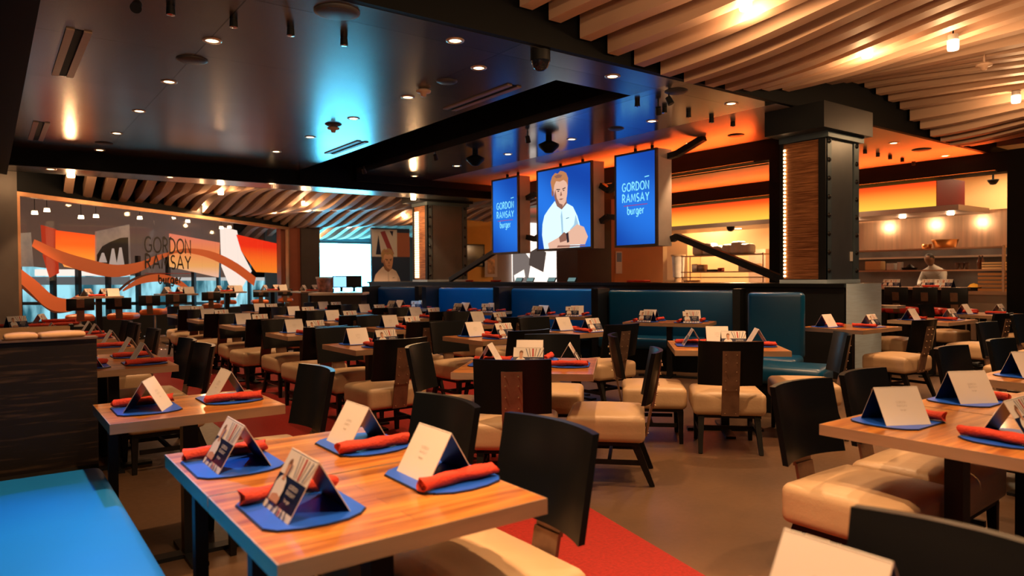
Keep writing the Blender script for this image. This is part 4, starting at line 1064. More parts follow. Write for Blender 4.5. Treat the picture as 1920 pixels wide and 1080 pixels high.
b = MB(); b.rbox(-.52, .52, -.28, .28, .28, .47, .06, 4); b.box(-.48, .48, -.24, .26, 0, .28, 1); o = b.build('booth_bench', [TEALV, BLACK]); o.location = (x, y, 0); o.rotation_euler = (0, 0, relrot(35)); tag(o, 'teal blue bench seat beside the diagonal table by the booth', 'bench')
for i, (X, Z, nm_) in enumerate(((2.12, 9.55, 'first'), (.72, 11.25, 'second'), (-.64, 12.68, 'third'), (-2.1, 14.3, 'fourth'))):
    x, y = rel(X, Z); rz = relrot(26); table(x, y, 1.12, .62, rz, '%s booth table from the right, four places laid' % nm_)
    for k, (lx, ly, rr) in enumerate(((-.30, -.16, 0), (.28, -.16, 0), (-.28, .17, PI), (.30, .17, PI))):
        x_, y_ = x+lx*math.cos(rz)-ly*math.sin(rz), y+lx*math.sin(rz)+ly*math.cos(rz)
        setting(x_, y_, rz+rr, '%s %s place of the %s booth table' % (['near', 'near', 'far', 'far'][k], ['left', 'right'][k % 2], nm_), seed=k+i, cr=.35 if k % 2 else -.25)

# things on the half wall
for i, px in enumerate((972, 993, 1033, 1071)):
    v, z = atU(px, 529, 9.4); b = MB(); b.box(-.012, .012, -.12, .12, 0, .10, 0); b.box(-.014, -.012, -.11, .11, .01, .09, 1)
    o = b.build('tablet', [BLACKM, emit('tablet_glow', (.25, .42, .42), .6)]); o.location = (9.4, v, 1.2505); o.rotation_euler = (0, .5, 0)
    tag(o, 'small dark tablet propped on the half wall, %s from the left column' % ORD[i], 'tablet', 'tablets on the half wall')
for i, px in enumerate((880, 930, 1205, 1190)):
    v, z = atU(px, 529, 9.3); o = bpy.data.objects.new('napkin_roll', NAP[i % 3]); COL.objects.link(o); o.location = (9.3, v, 1.2505); o.rotation_euler = (0, 0, .3*i)
    tag(o, 'rolled red napkin on the half wall, ' + ['beside the ladder light column', 'under the far screen', 'under the gap by the near screen', 'next to its neighbour by the near screen'][i], 'napkin')

# ------------------------------------------------------------------ kitchen
HG = gradient_panel('flame_panel', 2.78, 3.36, [(0, (1, .55, .06)), (.35, (1, .36, .04)), (.75, (.95, .10, .012)), (1, (.70, .03, .008))], 1.25)
e = empty('extract_hood', 16.0, 6.68, 0)
b = MB(); b.box(0, 1.4, .0, 14, 2.78, 3.40); b.build('flame_panel', HG, e)
b = MB(); b.box(.01, 1.39, -.012, .0, 2.78, 3.40); b.build('end_panel', mat('deep_red_panel', (.12, .004, .004), .6, spec=.08), e)
b = MB(); b.box(-.06, 1.5, -.45, 14, 2.66, 2.775); b.build('lip', mat('hood_lip', (.36, .27, .23), .35, .6), e)
b = MB(); b.box(-.03, -.0, -.02, 14, 3.38, 3.42); b.build('glow_rail', emit('cove_glow', (1, .45, .15), 2.5), e)
tag(e, 'wide kitchen hood with backlit red to yellow flame panel', 'hood')
b = MB(); b.box(17.6, 17.7, 4.6, 9.8, 1.95, 2.75); tag(b.build('steel_splashback', mat('splash_steel', (.85, .60, .42), .28, .75, .15, 2, stretch=(1, 6, .3))), 'tall shiny steel splashback behind the kitchen pass', 'splashback')
def rack(u0, u1, v0, v1, zs, m, name, label, cat, r=.02, zb=0):
    e = empty(name, u0, v0, 0)
    for z in zs:
        b = MB(); b.box(0, u1-u0, 0, v1-v0, z-.03, z); b.build('shelf', m, e)
    for x_ in (0.02, u1-u0-.02):
        for y_ in (0.03, v1-v0-.03):
            b = MB(); b.cyl((x_, y_, zb), (x_, y_, max(zs)+.02), r, r, 10); b.build('post', m, e)
    return tag(e, label, cat)
COPS = mat('warm_steel', (.75, .50, .34), .35, .7)
z_top = atU(1740, 466, 15.6)[1]; z_mid = atU(1740, 506, 15.6)[1]
rack(15.5, 15.9, 5.25, 8.9, [z_top, z_mid], COPS, 'pass_shelf', 'steel pass shelf with heat rail in the kitchen opening', 'shelf', .03, 1.021)
e = empty('pass_counter', 13.5, 5.0, 0)
b = MB(); b.box(0, .7, .35, 5.2, 1.08, 1.12); b.build('counter_top', mat('pass_top', (.45, .27, .17), .4, .2, .1, 3), e)
b = MB(); b.box(.12, .62, .4, 5.2, 0, 1.08); b.build('front', BLACKM, e)
tag(e, 'bar height counter with copper coloured top before the kitchen', 'counter')
b = MB(); b.box(15.45, 16.0, 4.7, 10.2, .95, 1.02, 0); b.box(15.5, 15.95, 4.75, 10.2, 0, .95, 1); tag(b.build('kitchen_counter', [COPS, STAIN]), 'long steel kitchen counter under the pass shelf', 'counter')
b = MB(); b.box(17.6, 17.68, 4.6, 9.8, .92, 1.95); tag(b.build('lower_splashback', mat('smoked_steel', (.16, .15, .15), .4, .5, .3, 2)), 'dark steel panel under the shiny splashback behind the cook', 'splashback')
b = MB(); b.box(17.1, 17.6, 4.7, 9.8, .88, .92, 0); b.box(17.2, 17.55, 4.75, 9.8, 0, .88, 1); b.box(17.3, 17.6, 4.7, 9.8, 1.72, 1.76, 0); tag(b.build('range_line', [STAIN, mat('range_dark', (.05, .04, .04), .4)]), 'dark cooking line below the steel splashback', 'kitchen range')
random.seed(3)
def onshelf(px, z, u, mk, mats, name, label, cat, group=None):
    v = atU(px, 500, u)[0]; b = MB(); mk(b); o = b.build(name, mats); o.location = (u, v, z); return tag(o, label, cat, group)
PANS = mat('copper_pan', (.75, .38, .13), .3, .9)
onshelf(1772, z_top+.002, 15.7, lambda b: b.lathe([(.0001, 0), (.19, .0), (.24, .16), (.25, .17), (.23, .16), (.18, .01)], n=24), PANS, 'copper_bowl', 'large copper bowl on the top kitchen shelf', 'bowl')
onshelf(1738, z_top+.002, 15.7, lambda b: b.lathe([(.0001, 0), (.09, .0), (.10, .09), (.09, .09), (.085, .01)], n=20), PANS, 'copper_pan', 'small copper pan beside the large bowl on the kitchen shelf', 'pan')
onshelf(1641, z_mid+.002, 15.7, lambda b: b.rbox(-.12, .12, -.17, .17, 0, .2, .02), WARMW, 'food_box', 'tan box on the middle kitchen shelf beside the post', 'box')
onshelf(1672, z_mid+.002, 15.7, lambda b: b.rbox(-.08, .08, -.08, .08, 0, .15, .015), WHITEP, 'food_box', 'small white box on the middle kitchen shelf', 'box')
onshelf(1688, z_mid+.002, 15.7, lambda b: b.cyl((0, 0, 0), (0, 0, .17), .06, .06, 16), WHITEP, 'paper_roll', 'white paper roll on the middle kitchen shelf', 'roll')
onshelf(1706, z_mid+.002, 15.7, lambda b: (b.cyl((0, 0, 0), (0, 0, .05), .14, .16, 20), b.cyl((0, 0, .05), (0, 0, .12), .10, .02, 16)), BLACKM, 'black_pan', 'black lidded pan on the middle kitchen shelf', 'pan')
onshelf(1868, z_mid+.002, 15.7, lambda b: [b.box(-.14, .14, -.2, .2, .05*k, .05*k+.035) for k in range(3)], WARMW, 'tray_stack', 'stack of wooden trays on the middle kitchen shelf', 'trays')
for i, px in enumerate((1795, 1804, 1813)):
    onshelf(px, z_mid+.002, 15.7, lambda b: b.lathe([(.0001, 0), (.03, 0), (.05, .14), (.045, .14), (.028, .01)], n=14), mat('smoky_glass', (.10, .06, .05), .15), 'tumbler', 'dark tumbler in a row on the kitchen shelf', 'glass', 'tumblers on the kitchen shelf')
for i, px in enumerate((1836, 1842)):
    onshelf(px, z_mid+.002, 15.7, lambda b: b.lathe([(.0001, 0), (.035, 0), (.035, .16), (.012, .22), (.012, .27), (.0001, .27)], n=14), mat('brown_bottle', (.12, .03, .01), .2), 'bottle', 'tall brown bottle beside the kitchen shelf post', 'bottle', 'bottles on the kitchen shelf')
onshelf(1872, 1.022, 15.7, lambda b: [b.box(-.2, .2, -.28, .28, .075*k, .075*k+.05) for k in range(5)], mat('amber_tray', (.45, .22, .08), .4), 'tray_stack', 'tall stack of amber trays on the kitchen counter', 'trays')
onshelf(1826, 1.022, 15.6, lambda b: (b.cyl((0, 0, 0), (0, 0, .07), .11, .13, 18), b.lathe([(.11, .07), (.06, .13), (.0001, .15)], n=16, m=1)), [BLACKM, mat('yellow_food', (.85, .5, .05), .6)], 'food_pan', 'round pan heaped with yellow food on the counter', 'pan')
for i, px in enumerate((1662, 1672, 1735, 1747, 1760, 1772)):
    v = atU(px, 535, 13.6)[0]; o = bpy.data.objects.new('menu_card', CARD_ME); COL.objects.link(o); o.location = (13.7, v, 1.122); o.rotation_euler = (0, 0, -PI/2+.2*math.sin(i*2))
    tag(o, 'tent menu card on the bar counter before the kitchen, %s from the steel panel' % ORD[i], 'menu card', 'cards on the bar counter')
for i, px in enumerate((1640, 1625, 1745)):
    v = atU(px, 528, 13.6)[0]; o = bpy.data.objects.new('napkin_roll', NAP[i % 3]); COL.objects.link(o); o.location = (13.62, v, 1.122)
    tag(o, 'rolled napkin on the bar counter before the kitchen, ' + ['in the middle', 'by the column', 'beside the far cards'][i], 'napkin', 'napkins on the bar counter')
# bar stools at that counter
SF = {}
def stool_proto(seatm, backm, kind):
    e = empty('bar_stool', 0, 0, 0)
    b = MB(); b.rbox(-.21, .21, -.21, .21, .68, .78, .04, 3, crown=.02); b.build('seat', seatm, e)
    b = MB(); b.rbox(-.20, .20, -.245, -.215, .86, 1.06 if kind == 'pole' else 1.14, .012, 2); b.build('backrest', backm, e)
    b = MB(); b.bar((0, -.205, .70), (0, -.262, 1.05), .11, .012, 0, up=(0, 1, 0)); b.build('back_strap', BRONZE, e)
    if kind == 'pole':
        b = MB(); b.cyl((0, 0, .03), (0, 0, .68), .03, .03, 14); b.build('pole', CHROME, e)
        b = MB(); b.lathe([(.0001, .03), (.06, .03), (.20, .01), (.21, 0), (.0001, 0)], n=24); b.build('base', CHROME, e)
        b = MB(); b.tube([(.19*math.cos(2*PI*i/20), .19*math.sin(2*PI*i/20), .26) for i in range(21)], .010, 8); b.bar((-.19, 0, .26), (.19, 0, .26), .014, .014); b.build('foot_ring', CHROME, e)
    else:
        for sx in (-1, 1):
            for sy in (-1, 1):
                b = MB(); b.bar((sx*.18, sy*.16, .68), (sx*.21, sy*.20, 0), .04, .04, 0, up=(0, 1, 0)); b.build('leg', LEGW, e)
        b = MB()
        for z_ in (.25,): b.bar((-.2, .19, z_), (.2, .19, z_), .02, .03); b.bar((-.2, -.19, z_), (.2, -.19, z_), .02, .03)
        b.build('foot_rail', LEGW, e)
    return e
st = stool_proto(REDV, BLACKM, 'leg'); first = True
for i, px in enumerate((1638, 1692, 1746, 1801)):
    v = atU(px, 560, 12.9)[0]; lb = 'black bar stool with red seat at the kitchen bar, %s from the steel panel' % ORD[i]
    if i == 0: st.location = (12.9, v, 0); st.rotation_euler = (0, 0, -PI/2); tag(st, lb, 'bar stool', 'red seated bar stools')
    else: copy_tree(st, 12.9, v, 0, -PI/2, lb)
# wire rack seen through the left opening
WR = mat('rack_steel', (.35, .20, .12), .4, .7)
vA = atU(1440, 500, 16.6)[0]; vB = atU(1285, 500, 16.6)[0]
z1_ = atU(1350, 478, 16.6)[1]; z2_ = atU(1350, 509, 16.6)[1]; z3_ = atU(1350, 519, 16.6)[1]
rack(16.4, 16.8, vA, vB, [z1_, z2_, z3_], WR, 'wire_rack', 'wire storage rack in the kitchen seen behind the half wall', 'rack', .015)
BAGM = mat('plastic_bag', (.85, .72, .6), .4, 0, .08, 8, .3, 20)
for i, px in enumerate((1312, 1332, 1350, 1368, 1385, 1402)):
    v = atU(px, 470, 16.6)[0]; b = MB(); b.rbox(-.17, .17, -.16, .16, 0, .30+.05*math.sin(i*2), .07, 3); o = b.build('storage_bag', BAGM); o.location = (16.6, v, z1_+.002); tag(o, 'pale plastic bag on top of the wire rack, %s along' % ORD[i], 'bag', 'bags on the wire rack')
for i, (px, w_, h_, m_) in enumerate(((1306, .10, .22, STAIN), (1318, .10, .2, WR), (1338, .14, .06, BLACKM), (1352, .07, .1, REDV), (1400, .16, .16, BAGM), (1415, .14, .2, STAIN))):
    v = atU(px, 500, 16.6)[0]; b = MB(); b.rbox(-w_, w_, -w_, w_, 0, h_, .015, 2); o = b.build('storage_tub', m_); o.location = (16.6, v, z2_+.002); tag(o, 'storage tub on the middle shelf of the wire rack, %s along' % ORD[i], 'tub', 'tubs on the wire rack')
for i, px in enumerate((1300, 1322, 1345, 1362, 1384, 1402, 1420)):
    v = atU(px, 525, 16.0)[0]; zz = 1.022; b = MB(); b.lathe([(.0001, 0), (.07, 0), (.10, .10), (.09, .10), (.06, .01)], n=14); o = b.build('bowl', [BAGM, NAPK, STAIN][i % 3]); o.location = (15.75, atU(px, 525, 15.75)[0], zz); tag(o, 'small bowl on the kitchen counter seen over the half wall, %s along' % ORD[i], 'bowl', 'bowls on the kitchen counter')
b = MB(); b.box(15.45, 16.0, 10.21, 14.8, .95, 1.02, 0); b.box(15.5, 15.95, 10.2, 14.8, 0, .95, 1); tag(b.build('kitchen_counter', [COPS, STAIN]), 'second steel kitchen counter behind the half wall', 'counter')
vC = atU(1272, 500, 17.2)[0]
e = empty('drinks_urn', 17.2, vC, 0)
b = MB(); b.cyl((0, 0, 1.3), (0, 0, 1.95), .16, .20, 18); b.build('tank', BAGM, e); b = MB(); b.cyl((0, 0, 1.95), (0, 0, 2.0), .23, .22, 18); b.build('lid', LINEN, e); b = MB(); b.cyl((0, 0, .9), (0, 0, 1.3), .18, .12, 16); b.box(-.2, .2, -.2, .2, 0, .9); b.build('stand', LINEN, e)
tag(e, 'tall pale drinks dispenser at the left of the wire rack', 'dispenser')
b = MB(); b.box(18.3, 18.95, atU(1300, 450, 18.6)[0], atU(1262, 450, 18.6)[0], 1.2, 2.5); tag(b.build('wall_cabinet', mat('cream_panel', (.75, .45, .2), .5)), 'cream wall cabinet at the back of the kitchen', 'cabinet')
b = MB(); b.box(17.9, 18.95, atU(1447, 480, 18.2)[0], atU(1415, 480, 18.2)[0], 0, 2.1); tag(b.build('oven', mat('oven_steel', (.55, .36, .25), .35, .6, .1, 3)), 'tall steel oven beside the wire rack', 'oven')
v_, z_ = atU(1370, 424, 16.1); z_ = 2.63; b = MB(); b.lathe([(.0001, -.13), (.06, -.12), (.10, -.06), (.11, 0), (.0001, 0)], n=20); o = b.build('dome_camera', BLACKM); o.location = (16.1, v_, 2.659); tag(o, 'black dome camera hanging in the kitchen opening', 'security camera')
v_, z_ = atU(1862, 337, 15.8); b = MB(); b.lathe([(.0001, -.10), (.05, -.09), (.09, -.03), (.10, 0), (.0001, 0)], n=20); b.cyl((0, 0, 0), (0, 0, .5), .02, .02, 8); o = b.build('dome_camera', BLACKM); o.location = (15.8, v_, z_); tag(o, 'black dome camera at the right of the kitchen hood', 'security camera')
# cook bending over the counter
def person():
    vv = atU(1757, 490, 16.55)[0]
    me = bpy.data.meshes.new('body'); 
    P = [(0, 0, .92), (.0, 0, 1.12), (-.10, 0, 1.33), (-.20, 0, 1.45), (-.26, 0, 1.52), (-.31, 0, 1.58),
         (-.17, .17, 1.40), (-.24, .24, 1.18), (-.46, .18, 1.14), (-.17, -.17, 1.40), (-.24, -.24, 1.18), (-.46, -.18, 1.14),
         (0.02, .10, .85), (.02, .11, .48), (.05, .12, .08), (-.10, .12, .04), (.02, -.10, .85), (.02, -.11, .48), (.05, -.12, .08), (-.10, -.12, .04)]
    E_ = [(0, 1), (1, 2), (2, 3), (3, 4), (4, 5), (3, 6), (6, 7), (7, 8), (3, 9), (9, 10), (10, 11), (0, 12), (12, 13), (13, 14), (14, 15), (0, 16), (16, 17), (17, 18), (18, 19)]
    rad = [.15, .15, .17, .09, .055, .06, .075, .055, .035, .075, .055, .035, .10, .065, .045, .04, .10, .065, .045, .04]
    me.from_pydata(P, E_, []); o = bpy.data.objects.new('body', me); COL.objects.link(o)
    md = o.modifiers.new('skin', 'SKIN'); 
    if not me.skin_vertices: 
        a_ = me.attributes
    sk = me.skin_vertices[0].data if me.skin_vertices else None
    if sk:
        for i, r_ in enumerate(rad): sk[i].radius = (r_, r_)
        sk[0].use_root = True
    o.modifiers.new('sub', 'SUBSURF').levels = 2
    return o, vv
try:
    e = empty('person', 16.55, atU(1757, 490, 16.55)[0], 0)
    bm = bmesh.new(); sl = bm.verts.layers.skin.verify()
    P = [(0, 0, .92), (.0, 0, 1.12), (-.10, 0, 1.33), (-.20, 0, 1.45), (-.26, 0, 1.52), (-.31, 0, 1.57),
         (-.17, .17, 1.40), (-.24, .24, 1.18), (-.48, .16, 1.12), (-.17, -.17, 1.40), (-.24, -.24, 1.18), (-.48, -.16, 1.12),
         (0.02, .10, .85), (.02, .11, .48), (.05, .12, .08), (-.10, .12, .04), (.02, -.10, .85), (.02, -.11, .48), (.05, -.12, .08), (-.10, -.12, .04)]
    E_ = [(0, 1), (1, 2), (2, 3), (3, 4), (4, 5), (3, 6), (6, 7), (7, 8), (3, 9), (9, 10), (10, 11), (0, 12), (12, 13), (13, 14), (14, 15), (0, 16), (16, 17), (17, 18), (18, 19)]
    rad = [.15, .15, .17, .10, .06, .06, .08, .06, .04, .08, .06, .04, .10, .065, .045, .04, .10, .065, .045, .04]
    VV = [bm.verts.new(p) for p in P]
    for v_, r_ in zip(VV, rad): v_[sl].radius = (r_, r_)
    VV[0][sl].use_root = True
    for a_, b_ in E_: bm.edges.new((VV[a_], VV[b_]))
    me = bpy.data.meshes.new('body'); bm.to_mesh(me); bm.free(); me.materials.append(mat('cook_jacket', (.82, .78, .74), .7, 0, .05, 8))
    o = bpy.data.objects.new('body', me); COL.objects.link(o); o.parent = e
    o.modifiers.new('skin', 'SKIN'); o.modifiers.new('sub', 'SUBSURF').levels = 2
    SKN = mat('skin', (.30, .15, .09), .5, 0, .05, 10)
    b = MB(); b.lathe([(.0001, -.13), (.05, -.12), (.08, -.06), (.095, .02), (.085, .08), (.05, .12), (.0001, .13)], n=20); o = b.build('head', SKN, e); o.location = (-.36, 0, 1.66); o.rotation_euler = (0, -.5, 0)
    b = MB(); b.lathe([(.097, .03), (.09, .085), (.055, .125), (.0001, .14)], n=20); o = b.build('hair', mat('dark_hair', (.02, .015, .012), .6), e); o.location = (-.35, 0, 1.665); o.rotation_euler = (0, -.5, 0)
    for s_ in (-1, 1):
        b = MB(); b.rbox(-.05, .05, -.04, .04, -.018, .018, .015, 2)
        for k in range(4): b.tube([(-.045, -.03+.02*k, 0), (-.085, -.03+.02*k, -.004), (-.11+.006*abs(k-1.5), -.028+.019*k, -.02)], .009, 6)
        b.tube([(-.0, s_*-.04, 0), (-.035, s_*-.062, -.006), (-.06, s_*-.06, -.012)], .010, 6)
        o = b.build('hand', SKN, e); o.location = (-.53, s_*.16, 1.10)
    b = MB(); b.rbox(-.16, .17, -.17, .17, .45, 1.0, .06, 3); b.build('apron', mat('striped_apron', (.10, .09, .09), .7, 0, .5, 20), e)
    tag(e, 'person in a white cook jacket bending over the kitchen counter', 'person')
except Exception as ex:
    print('person', ex)

# kitchen lamps
for i, (px, py) in enumerate(((1813, 347), (1868, 382), (1338, 335))):
    pass
for i, (u, v) in enumerate(((15.7, 5.6), (18.0, 6.2), (15.7, 8.5), (18.2, 9.5), (16.9, 12.2), (18.2, 14.6), (15.7, 11.5))):
    e = empty('kitchen_downlight', u, v, 3.74 if not (16 < u < 17.4) else 2.655)
    b = MB(); b.lathe([(.0001, -.006), (.09, -.006), (.10, 0)], n=20); b.build('lens', emit('kitchen_lens', (1, .72, .45), 9), e)
    l = bpy.data.lights.new('bulb', 'AREA'); l.shape = 'DISK'; l.size = .5; l.energy = (170 if u > 16 else 90)*(.38 if v < 7 else 1); l.color = (1, .66, .36)
    o = bpy.data.objects.new('bulb', l); COL.objects.link(o); o.parent = e; o.location = (0, 0, -.03)
    tag(e, 'warm recessed kitchen light, %s counted along the kitchen' % ORD[i], 'ceiling light', 'kitchen ceiling lights')

# ------------------------------------------------------------------ far left: high tables and orange stools by the window
def high_table(px, py, Zh, label, w_=.75):
    u, v = at(px, py, 1.05); e = empty('high_table', u, v, 0, R(0))
    b = MB(); b.box(-w_/2, w_/2, -.35, .35, 1.02, 1.055); b.build('top', EDGE, e)
    b = MB(); b.box(-.05, .05, -.05, .05, .02, 1.02); b.build('leg', BLACKM, e); b = MB(); b.box(-.25, .25, -.25, .25, 0, .02); b.build('base', BLACKM, e)
    tag(e, label, 'high table'); return u, v
sp = stool_proto(ORANGEV, BLACKM, 'pole'); sfirst = [True]
def stool(u, v, rz, label):
    if sfirst[0]:
        sfirst[0] = False; sp.location = (u, v, 0); sp.rotation_euler = (0, 0, rz); tag(sp, label, 'bar stool', 'orange bar stools')
    else: copy_tree(sp, u, v, 0, rz, label)
ht = [(185, 556, 'nearest the window corner'), (330, 551, 'second along the window'), (425, 547, 'third along the window'), (510, 545, 'before the rust coloured pillar'), (583, 546, 'beside the bright opening')]
for i, (px, py, d) in enumerate(ht):
    u, v = high_table(px, py, 0, 'high bar table with menu cards, ' + d)
    for k, (dx, dy, r) in enumerate(((-.18, 0, .6), (.12, .08, .2), (.22, -.15, 2.9))):
        o = bpy.data.objects.new('menu_card', CARD_ME); COL.objects.link(o); o.location = (u+dx, v+dy, 1.057); o.rotation_euler = (0, 0, r+.3)
        tag(o, 'tent menu card on the high table %s, %s' % (d, ['left', 'middle', 'right'][k]), 'menu card', 'cards on the high tables')
    o = bpy.data.objects.new('napkin_roll', NAP[i % 3]); COL.objects.link(o); o.location = (u-.05, v-.2, 1.057); o.rotation_euler = (0, 0, 1.2); tag(o, 'rolled red napkin on the high table ' + d, 'napkin', 'napkins on the high tables')
for i, (px, py, r, d) in enumerate(((150, 595, .3, 'nearest the window corner'), (232, 592, -.1, 'in front of the first high table'), (290, 584, -.2, 'beside the first high table'), (330, 580, .2, 'before the second high table'),
                                 (398, 573, 0, 'between the second and third high tables'), (428, 566, .1, 'before the third high table'), (487, 565, .2, 'before the rust pillar'), (535, 562, 0, 'beside the high table by the rust pillar'), (612, 560, .1, 'by the bright opening'))):
    u, v = at(px, py, .74); stool(u, v, r-.35, 'orange seated bar stool with black back, ' + d)

# host stand and the bright opening
hx, hy = at(650, 549, 1.05)
e = empty('host_counter', hx, hy, 0, relrot(0))
b = MB(); b.box(-.75, .30, 0, .6, 0, 1.0); b.build('body', mat('host_brown', (.07, .05, .04), .5, .1, .1, 3), e)
b = MB(); b.box(-.8, .35, -.04, .64, 1.0, 1.05); b.build('counter_top', mat('host_top', (.65, .48, .38), .4), e)
tag(e, 'host counter with pale top in front of the bright opening', 'counter')
def hp(px, py, z, dz=0):
    return at(px, py, z)
for i, (px, w_) in enumerate(((648, .40), (672, .34))):
    u, v = at(px-8, 547, 1.052); e = empty('monitor', u, v, 1.052, relrot(8-20*i))
    b = MB(); b.box(-w_/2, w_/2, -.01, .02, .09, .36); b.build('housing', BLACKM, e)
    if i == 0: b = MB(); b.box(-w_/2+.02, w_/2-.02, -.014, -.010, .11, .34); b.build('display', emit('monitor_glow', (.35, .72, 1), 1.3), e)
    b = MB(); b.cyl((0, 0.005, 0), (0, .005, .09), .03, .03, 10); b.cyl((0, 0, 0), (0, 0, .012), .09, .09, 14); b.build('stand', BLACKM, e)
    tag(e, ['small lit monitor facing the room on the host counter', 'dark monitor beside the lit one on the host counter'][i], 'monitor')
u, v = at(610, 547, 1.052); b = MB(); b.cyl((0, 0, 0), (0, 0, .3), .16, .2, 18, 0); b.cyl((0, 0, .30), (0, 0, .34), .21, .21, 18, 1); o = b.build('striped_bucket', [mat('red_white_print', (.7, .25, .18), .5, 0, .8, 9), WHITEP]); o.location = (u, v, 1.052); tag(o, 'red and white patterned bucket at the end of the host counter', 'bucket')
pu0 = atV(597, 500, 25.5)[0]; pu1 = atV(697, 500, 25.5)[0]; pz = atV(650, 457, 25.5)[1]
e = empty('light_wall', pu0, 25.5, 0)
b = MB(); b.box(0, pu1-pu0, 0, .06, .45, pz); b.build('lit_face', emit('daylight_face', (.11, .66, 1), 20), e)
b = MB(); b.box(-.05, pu1-pu0+.05, .061, .1, 0, pz+.05); b.build('back_frame', BLACKM, e)
tag(e, 'blazing white opening to the bright concourse beyond the host counter', 'light wall')
# poster wall and printed standee beside it
qa = atV(697, 450, 22.4)[0]; qb = atV(768, 450, 22.4)[0]; zt = atV(770, 432, 22.4)[1]; zm = atV(770, 482, 22.4)[1]
e = empty('poster_wall', qa, 22.4, 0); wq = qb-qa
b = MB(); b.box(0, wq, 0, .1, 0, zt+.05); b.build('board', mat('poster_navy', (.02, .04, .09), .6), e)
M = plane_frame(0, -.001, 0, 1, 0)
b = MB(); b.add([(0, zm, .002), (wq*.66, zm, .002), (wq*.66, zt, .002), (0, zt, .002)], [(0, 1, 2, 3)], 0, M); b.add([(wq*.66, zm, .002), (wq, zm, .002), (wq, zt-.1, .002), (wq*.66, zt-.1, .002)], [(0, 1, 2, 3)], 1, M)
hq = zt-zm
b.add([(wq*.10, zm+.08*hq, .004), (wq*.24, zm+.08*hq, .004), (wq*.17, zm+.8*hq, .004)], [(0, 1, 2)], 2, M)
b.add([(wq*.22, zm+.9*hq, .004), (wq*.34, zm+.95*hq, .004), (wq*.58, zm+.1*hq, .004), (wq*.46, zm+.1*hq, .004)], [(0, 3, 2, 1)], 3, M)
b.add([(wq*.46, zm+.95*hq, .004), (wq*.56, zm+.95*hq, .004), (wq*.54, zm+.75*hq, .004)], [(0, 2, 1)], 2, M)
b.build('printed_letter', [mat('print_cream', (.75, .66, .6), .5), mat('print_rust', (.45, .13, .06), .5), NAVY, mat('print_maroon', (.35, .05, .06), .5)], e)
tag(e, 'navy poster wall with a large cream printed letter N shape', 'poster')
sa = atV(699, 500, 21.4)[0]; sb = atV(760, 500, 21.4)[0]; sz = atV(730, 462, 21.4)[1]
e = empty('standee', (sa+sb)/2, 21.4, 0, relrot(-8)*0)
b = MB(); M = plane_frame(0, 0, .75, 1, 0); portrait(b, M, (sb-sa)*1.15, sz-.75, (0, 1, 2, 3, 4, 5), .002); b.box(-.5, .5, -.9, .1, -.02, -.005, 4, M)
b.build('printed_figure', [mat('print_shirt', (.78, .66, .62), .5), mat('print_face', (.62, .36, .24), .5), mat('print_blond', (.38, .24, .12), .5), mat('print_shadow', (.35, .18, .12), .5), BLACK, mat('print_fold', (.58, .47, .44), .5)], e)
tag(e, 'printed standee of a man in white shirt with crossed arms', 'standee')
# bright mural, posters and television behind the half wall
ma = atV(961, 500, 19.2)[0]; mb = atV(1073, 500, 19.2)[0]; mz = atV(1020, 470, 19.2)[1]
e = empty('wall_mural', ma, 19.2, 0); mw = mb-ma
b = MB(); b.box(0, mw, 0, .04, .9, 3.2); b.build('lightbox', emit('mural_white', (1, .86, .76), 1.6), e)
b = MB(); M = plane_frame(0, -.002, 0, 1, 0)
for i, pts in enumerate(([(0, .9), (.22, .9), (.30, 1.9), (.16, 2.3), (0, 2.3)], [(.26, 1.75), (.50, 1.5), (.55, 2.2), (.4, 2.35), (.28, 2.2)], [(.04, 1.1), (.2, 1.35), (.18, 1.6), (.02, 1.4)])):
    b.add([(x*mw, z, .001*(i+1)) for x, z in pts], [list(range(len(pts)))], i % 3, M)
b.build('mural_figure', [emit('mural_grey', (.25, .20, .18), .8), emit('mural_grey2', (.10, .07, .06), .8), emit('mural_light', (1, .9, .8), 1.3)], e)
tag(e, 'glowing white wall mural below the centre screen', 'mural')
ta = atV(868, 500, 19.28)[0]; tb = atV(908, 500, 19.28)[0]; t0, t1 = atV(890, 500, 19.28)[1], atV(890, 458, 19.28)[1]
e = empty('television', ta, 19.25, 0)
b = MB(); b.box(0, tb-ta, 0, .045, t0, t1); b.build('casing', BLACKM, e); b = MB(); b.box(.04, tb-ta-.04, -.004, 0, t0+.04, t1-.04); b.build('display', GLASSD, e)
tag(e, 'dark television on the yellow wall beyond the half wall', 'television')
ka = atV(912, 500, 19.1)[0]; kb = atV(935, 500, 19.1)[0]
b = MB(); M = plane_frame(ka, 19.2, 0, 1, 0); b.box(0, kb-ka, 1.35, 2.1, 0, .02, 0, M); b.box(.1, kb-ka-.1, 1.45, 1.95, .02, .025, 1, M)
tag(b.build('wall_poster', [mat('poster_pale', (.6, .55, .6), .5), mat('poster_faces', (.65, .38, .22), .5, 0, .7, 5)]), 'small poster of faces on the wall under the far screen', 'poster')
v_ = atU(1162, 505, 12.0); ua, _ = atV(1156, 500, 12.15); ub, _ = atV(1167, 500, 12.15)
b = MB(); M = plane_frame(ua, 12.18, 0, 1, 0); b.box(0, ub-ua, 1.42, 1.95, 0, .02, 0, M); b.box(.02, ub-ua-.02, 1.7, 1.92, .02, .024, 1, M); tag(b.build('notice', [WHITEP, mat('notice_blue', (.15, .3, .6), .5)]), 'blue and white notice on the orange wall between the screens', 'notice')
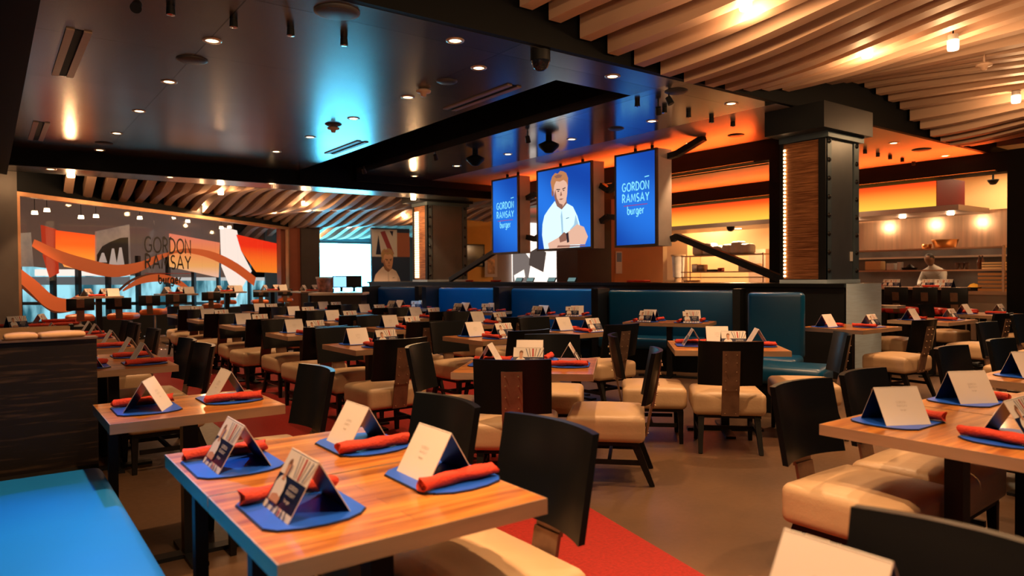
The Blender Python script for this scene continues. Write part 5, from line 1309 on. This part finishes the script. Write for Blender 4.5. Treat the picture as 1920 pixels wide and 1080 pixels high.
# blue accent beams tinting booths and bench; their places and housings are added
def accent(x, y, z, tx, ty, tz, col, en, size=.7, label='', zc=CZ):
    d0 = Vector((tx-x, ty-y, tz-z)).normalized(); p0 = Vector((x, y, z))
    e = empty('added_spotlight', x, y, z); b = MB(); b.cyl(-d0*.10, -d0*.005, .035, .042, 16); b.cyl(-d0*.07, (-d0.x*.07, -d0.y*.07, zc-z), .01, .01, 8); b.build('housing', BLACKM, e)
    tag(e, label, 'spotlight', 'added blue beam spotlights')
    l = bpy.data.lights.new('accent_beam', 'SPOT'); l.energy = en; l.color = col; l.spot_size = size; l.spot_blend = .6; l.shadow_soft_size = .05
    o = bpy.data.objects.new('accent_beam', l); COL.objects.link(o); o.location = (x, y, z)
    d = Vector((tx-x, ty-y, tz-z)); o.rotation_euler = d.to_track_quat('-Z', 'Y').to_euler(); return o
for (X, Z, en) in ((2.42, 10.7, 22), (.78, 12.55, 230), (-.82, 14.15, 420), (-2.42, 15.75, 60)):
    tx, ty = rel(X, Z); accent(tx-1.3, ty-.9, 3.45, tx, ty, .95, (.05, .50, 1), en, .9, 'added black spotlight aimed at the booth row, ' + {22: 'nearest the copper column', 230: 'before the centre screen', 420: 'before the far screen', 60: 'farthest of the four'}[en])
accent(.95, 6.1, 3.45, -.25, 2.25, .4, (.01, .30, 1), 400, .5, 'added black spotlight aimed down at the blue bench')
tx, ty = rel(3.02, 8.1); accent(6.72, 5.8, 3.45, tx, ty, .9, (.05, .42, 1), 50, .6, 'added black spotlight aimed at the tall booth seat')

# orange light strips added at the kitchen beams to tint the satin ceiling
for i, (x_, y_, sx, sy) in enumerate(((14.93, 9.6, .05, 8.8), (10.66, 10.6, .05, 7.0), (10.29, 10.6, .05, 7.0))):
    e = empty('added_tint_strip', x_, y_, 3.235)
    b = MB(); b.box(-sx/2, sx/2, -sy/2, sy/2, 0, .02); b.build('housing', BLACKM, e)
    b = MB(); b.box(-sx/2+.01, sx/2-.01, -sy/2+.02, sy/2-.02, .0201, .024); b.build('diffuser', emit('tint_strip_orange', (1, .16, .02), 3), e)
    l = bpy.data.lights.new('tube', 'AREA'); l.shape = 'RECTANGLE'; l.size = sx; l.size_y = sy; l.energy = 110; l.color = (1, .10, .012); l.spread = R(120)
    o = bpy.data.objects.new('tube', l); COL.objects.link(o); o.parent = e; o.location = (.06 if i == 1 else -.03, 0, .04); o.rotation_euler = (PI, .6 if i == 1 else -.6, 0)
    tag(e, ['added orange light strip along the kitchen header', 'added orange light strip behind the inner black beam', 'added orange light strip before the inner black beam'][i], 'added strip light')

for i, v in enumerate((6.7, 7.7, 8.8)):  # lamps added under the hood to brighten the splashback
    e = empty('added_hood_lamp', 16.75, v, 2.655); b = MB(); b.lathe([(.0001, -.03), (.06, -.028), (.08, 0)], n=16); b.build('lens', emit('kitchen_lens', (1, .72, .45), 9), e)
    l = bpy.data.lights.new('bulb', 'POINT'); l.energy = 11; l.color = (1, .62, .34); l.shadow_soft_size = .06
    o = bpy.data.objects.new('bulb', l); COL.objects.link(o); o.parent = e; o.location = (0, 0, -.12)
    tag(e, 'added round lamp under the kitchen hood, %s from the hood end' % ORD[i], 'hood lamp', 'added lamps under the kitchen hood')
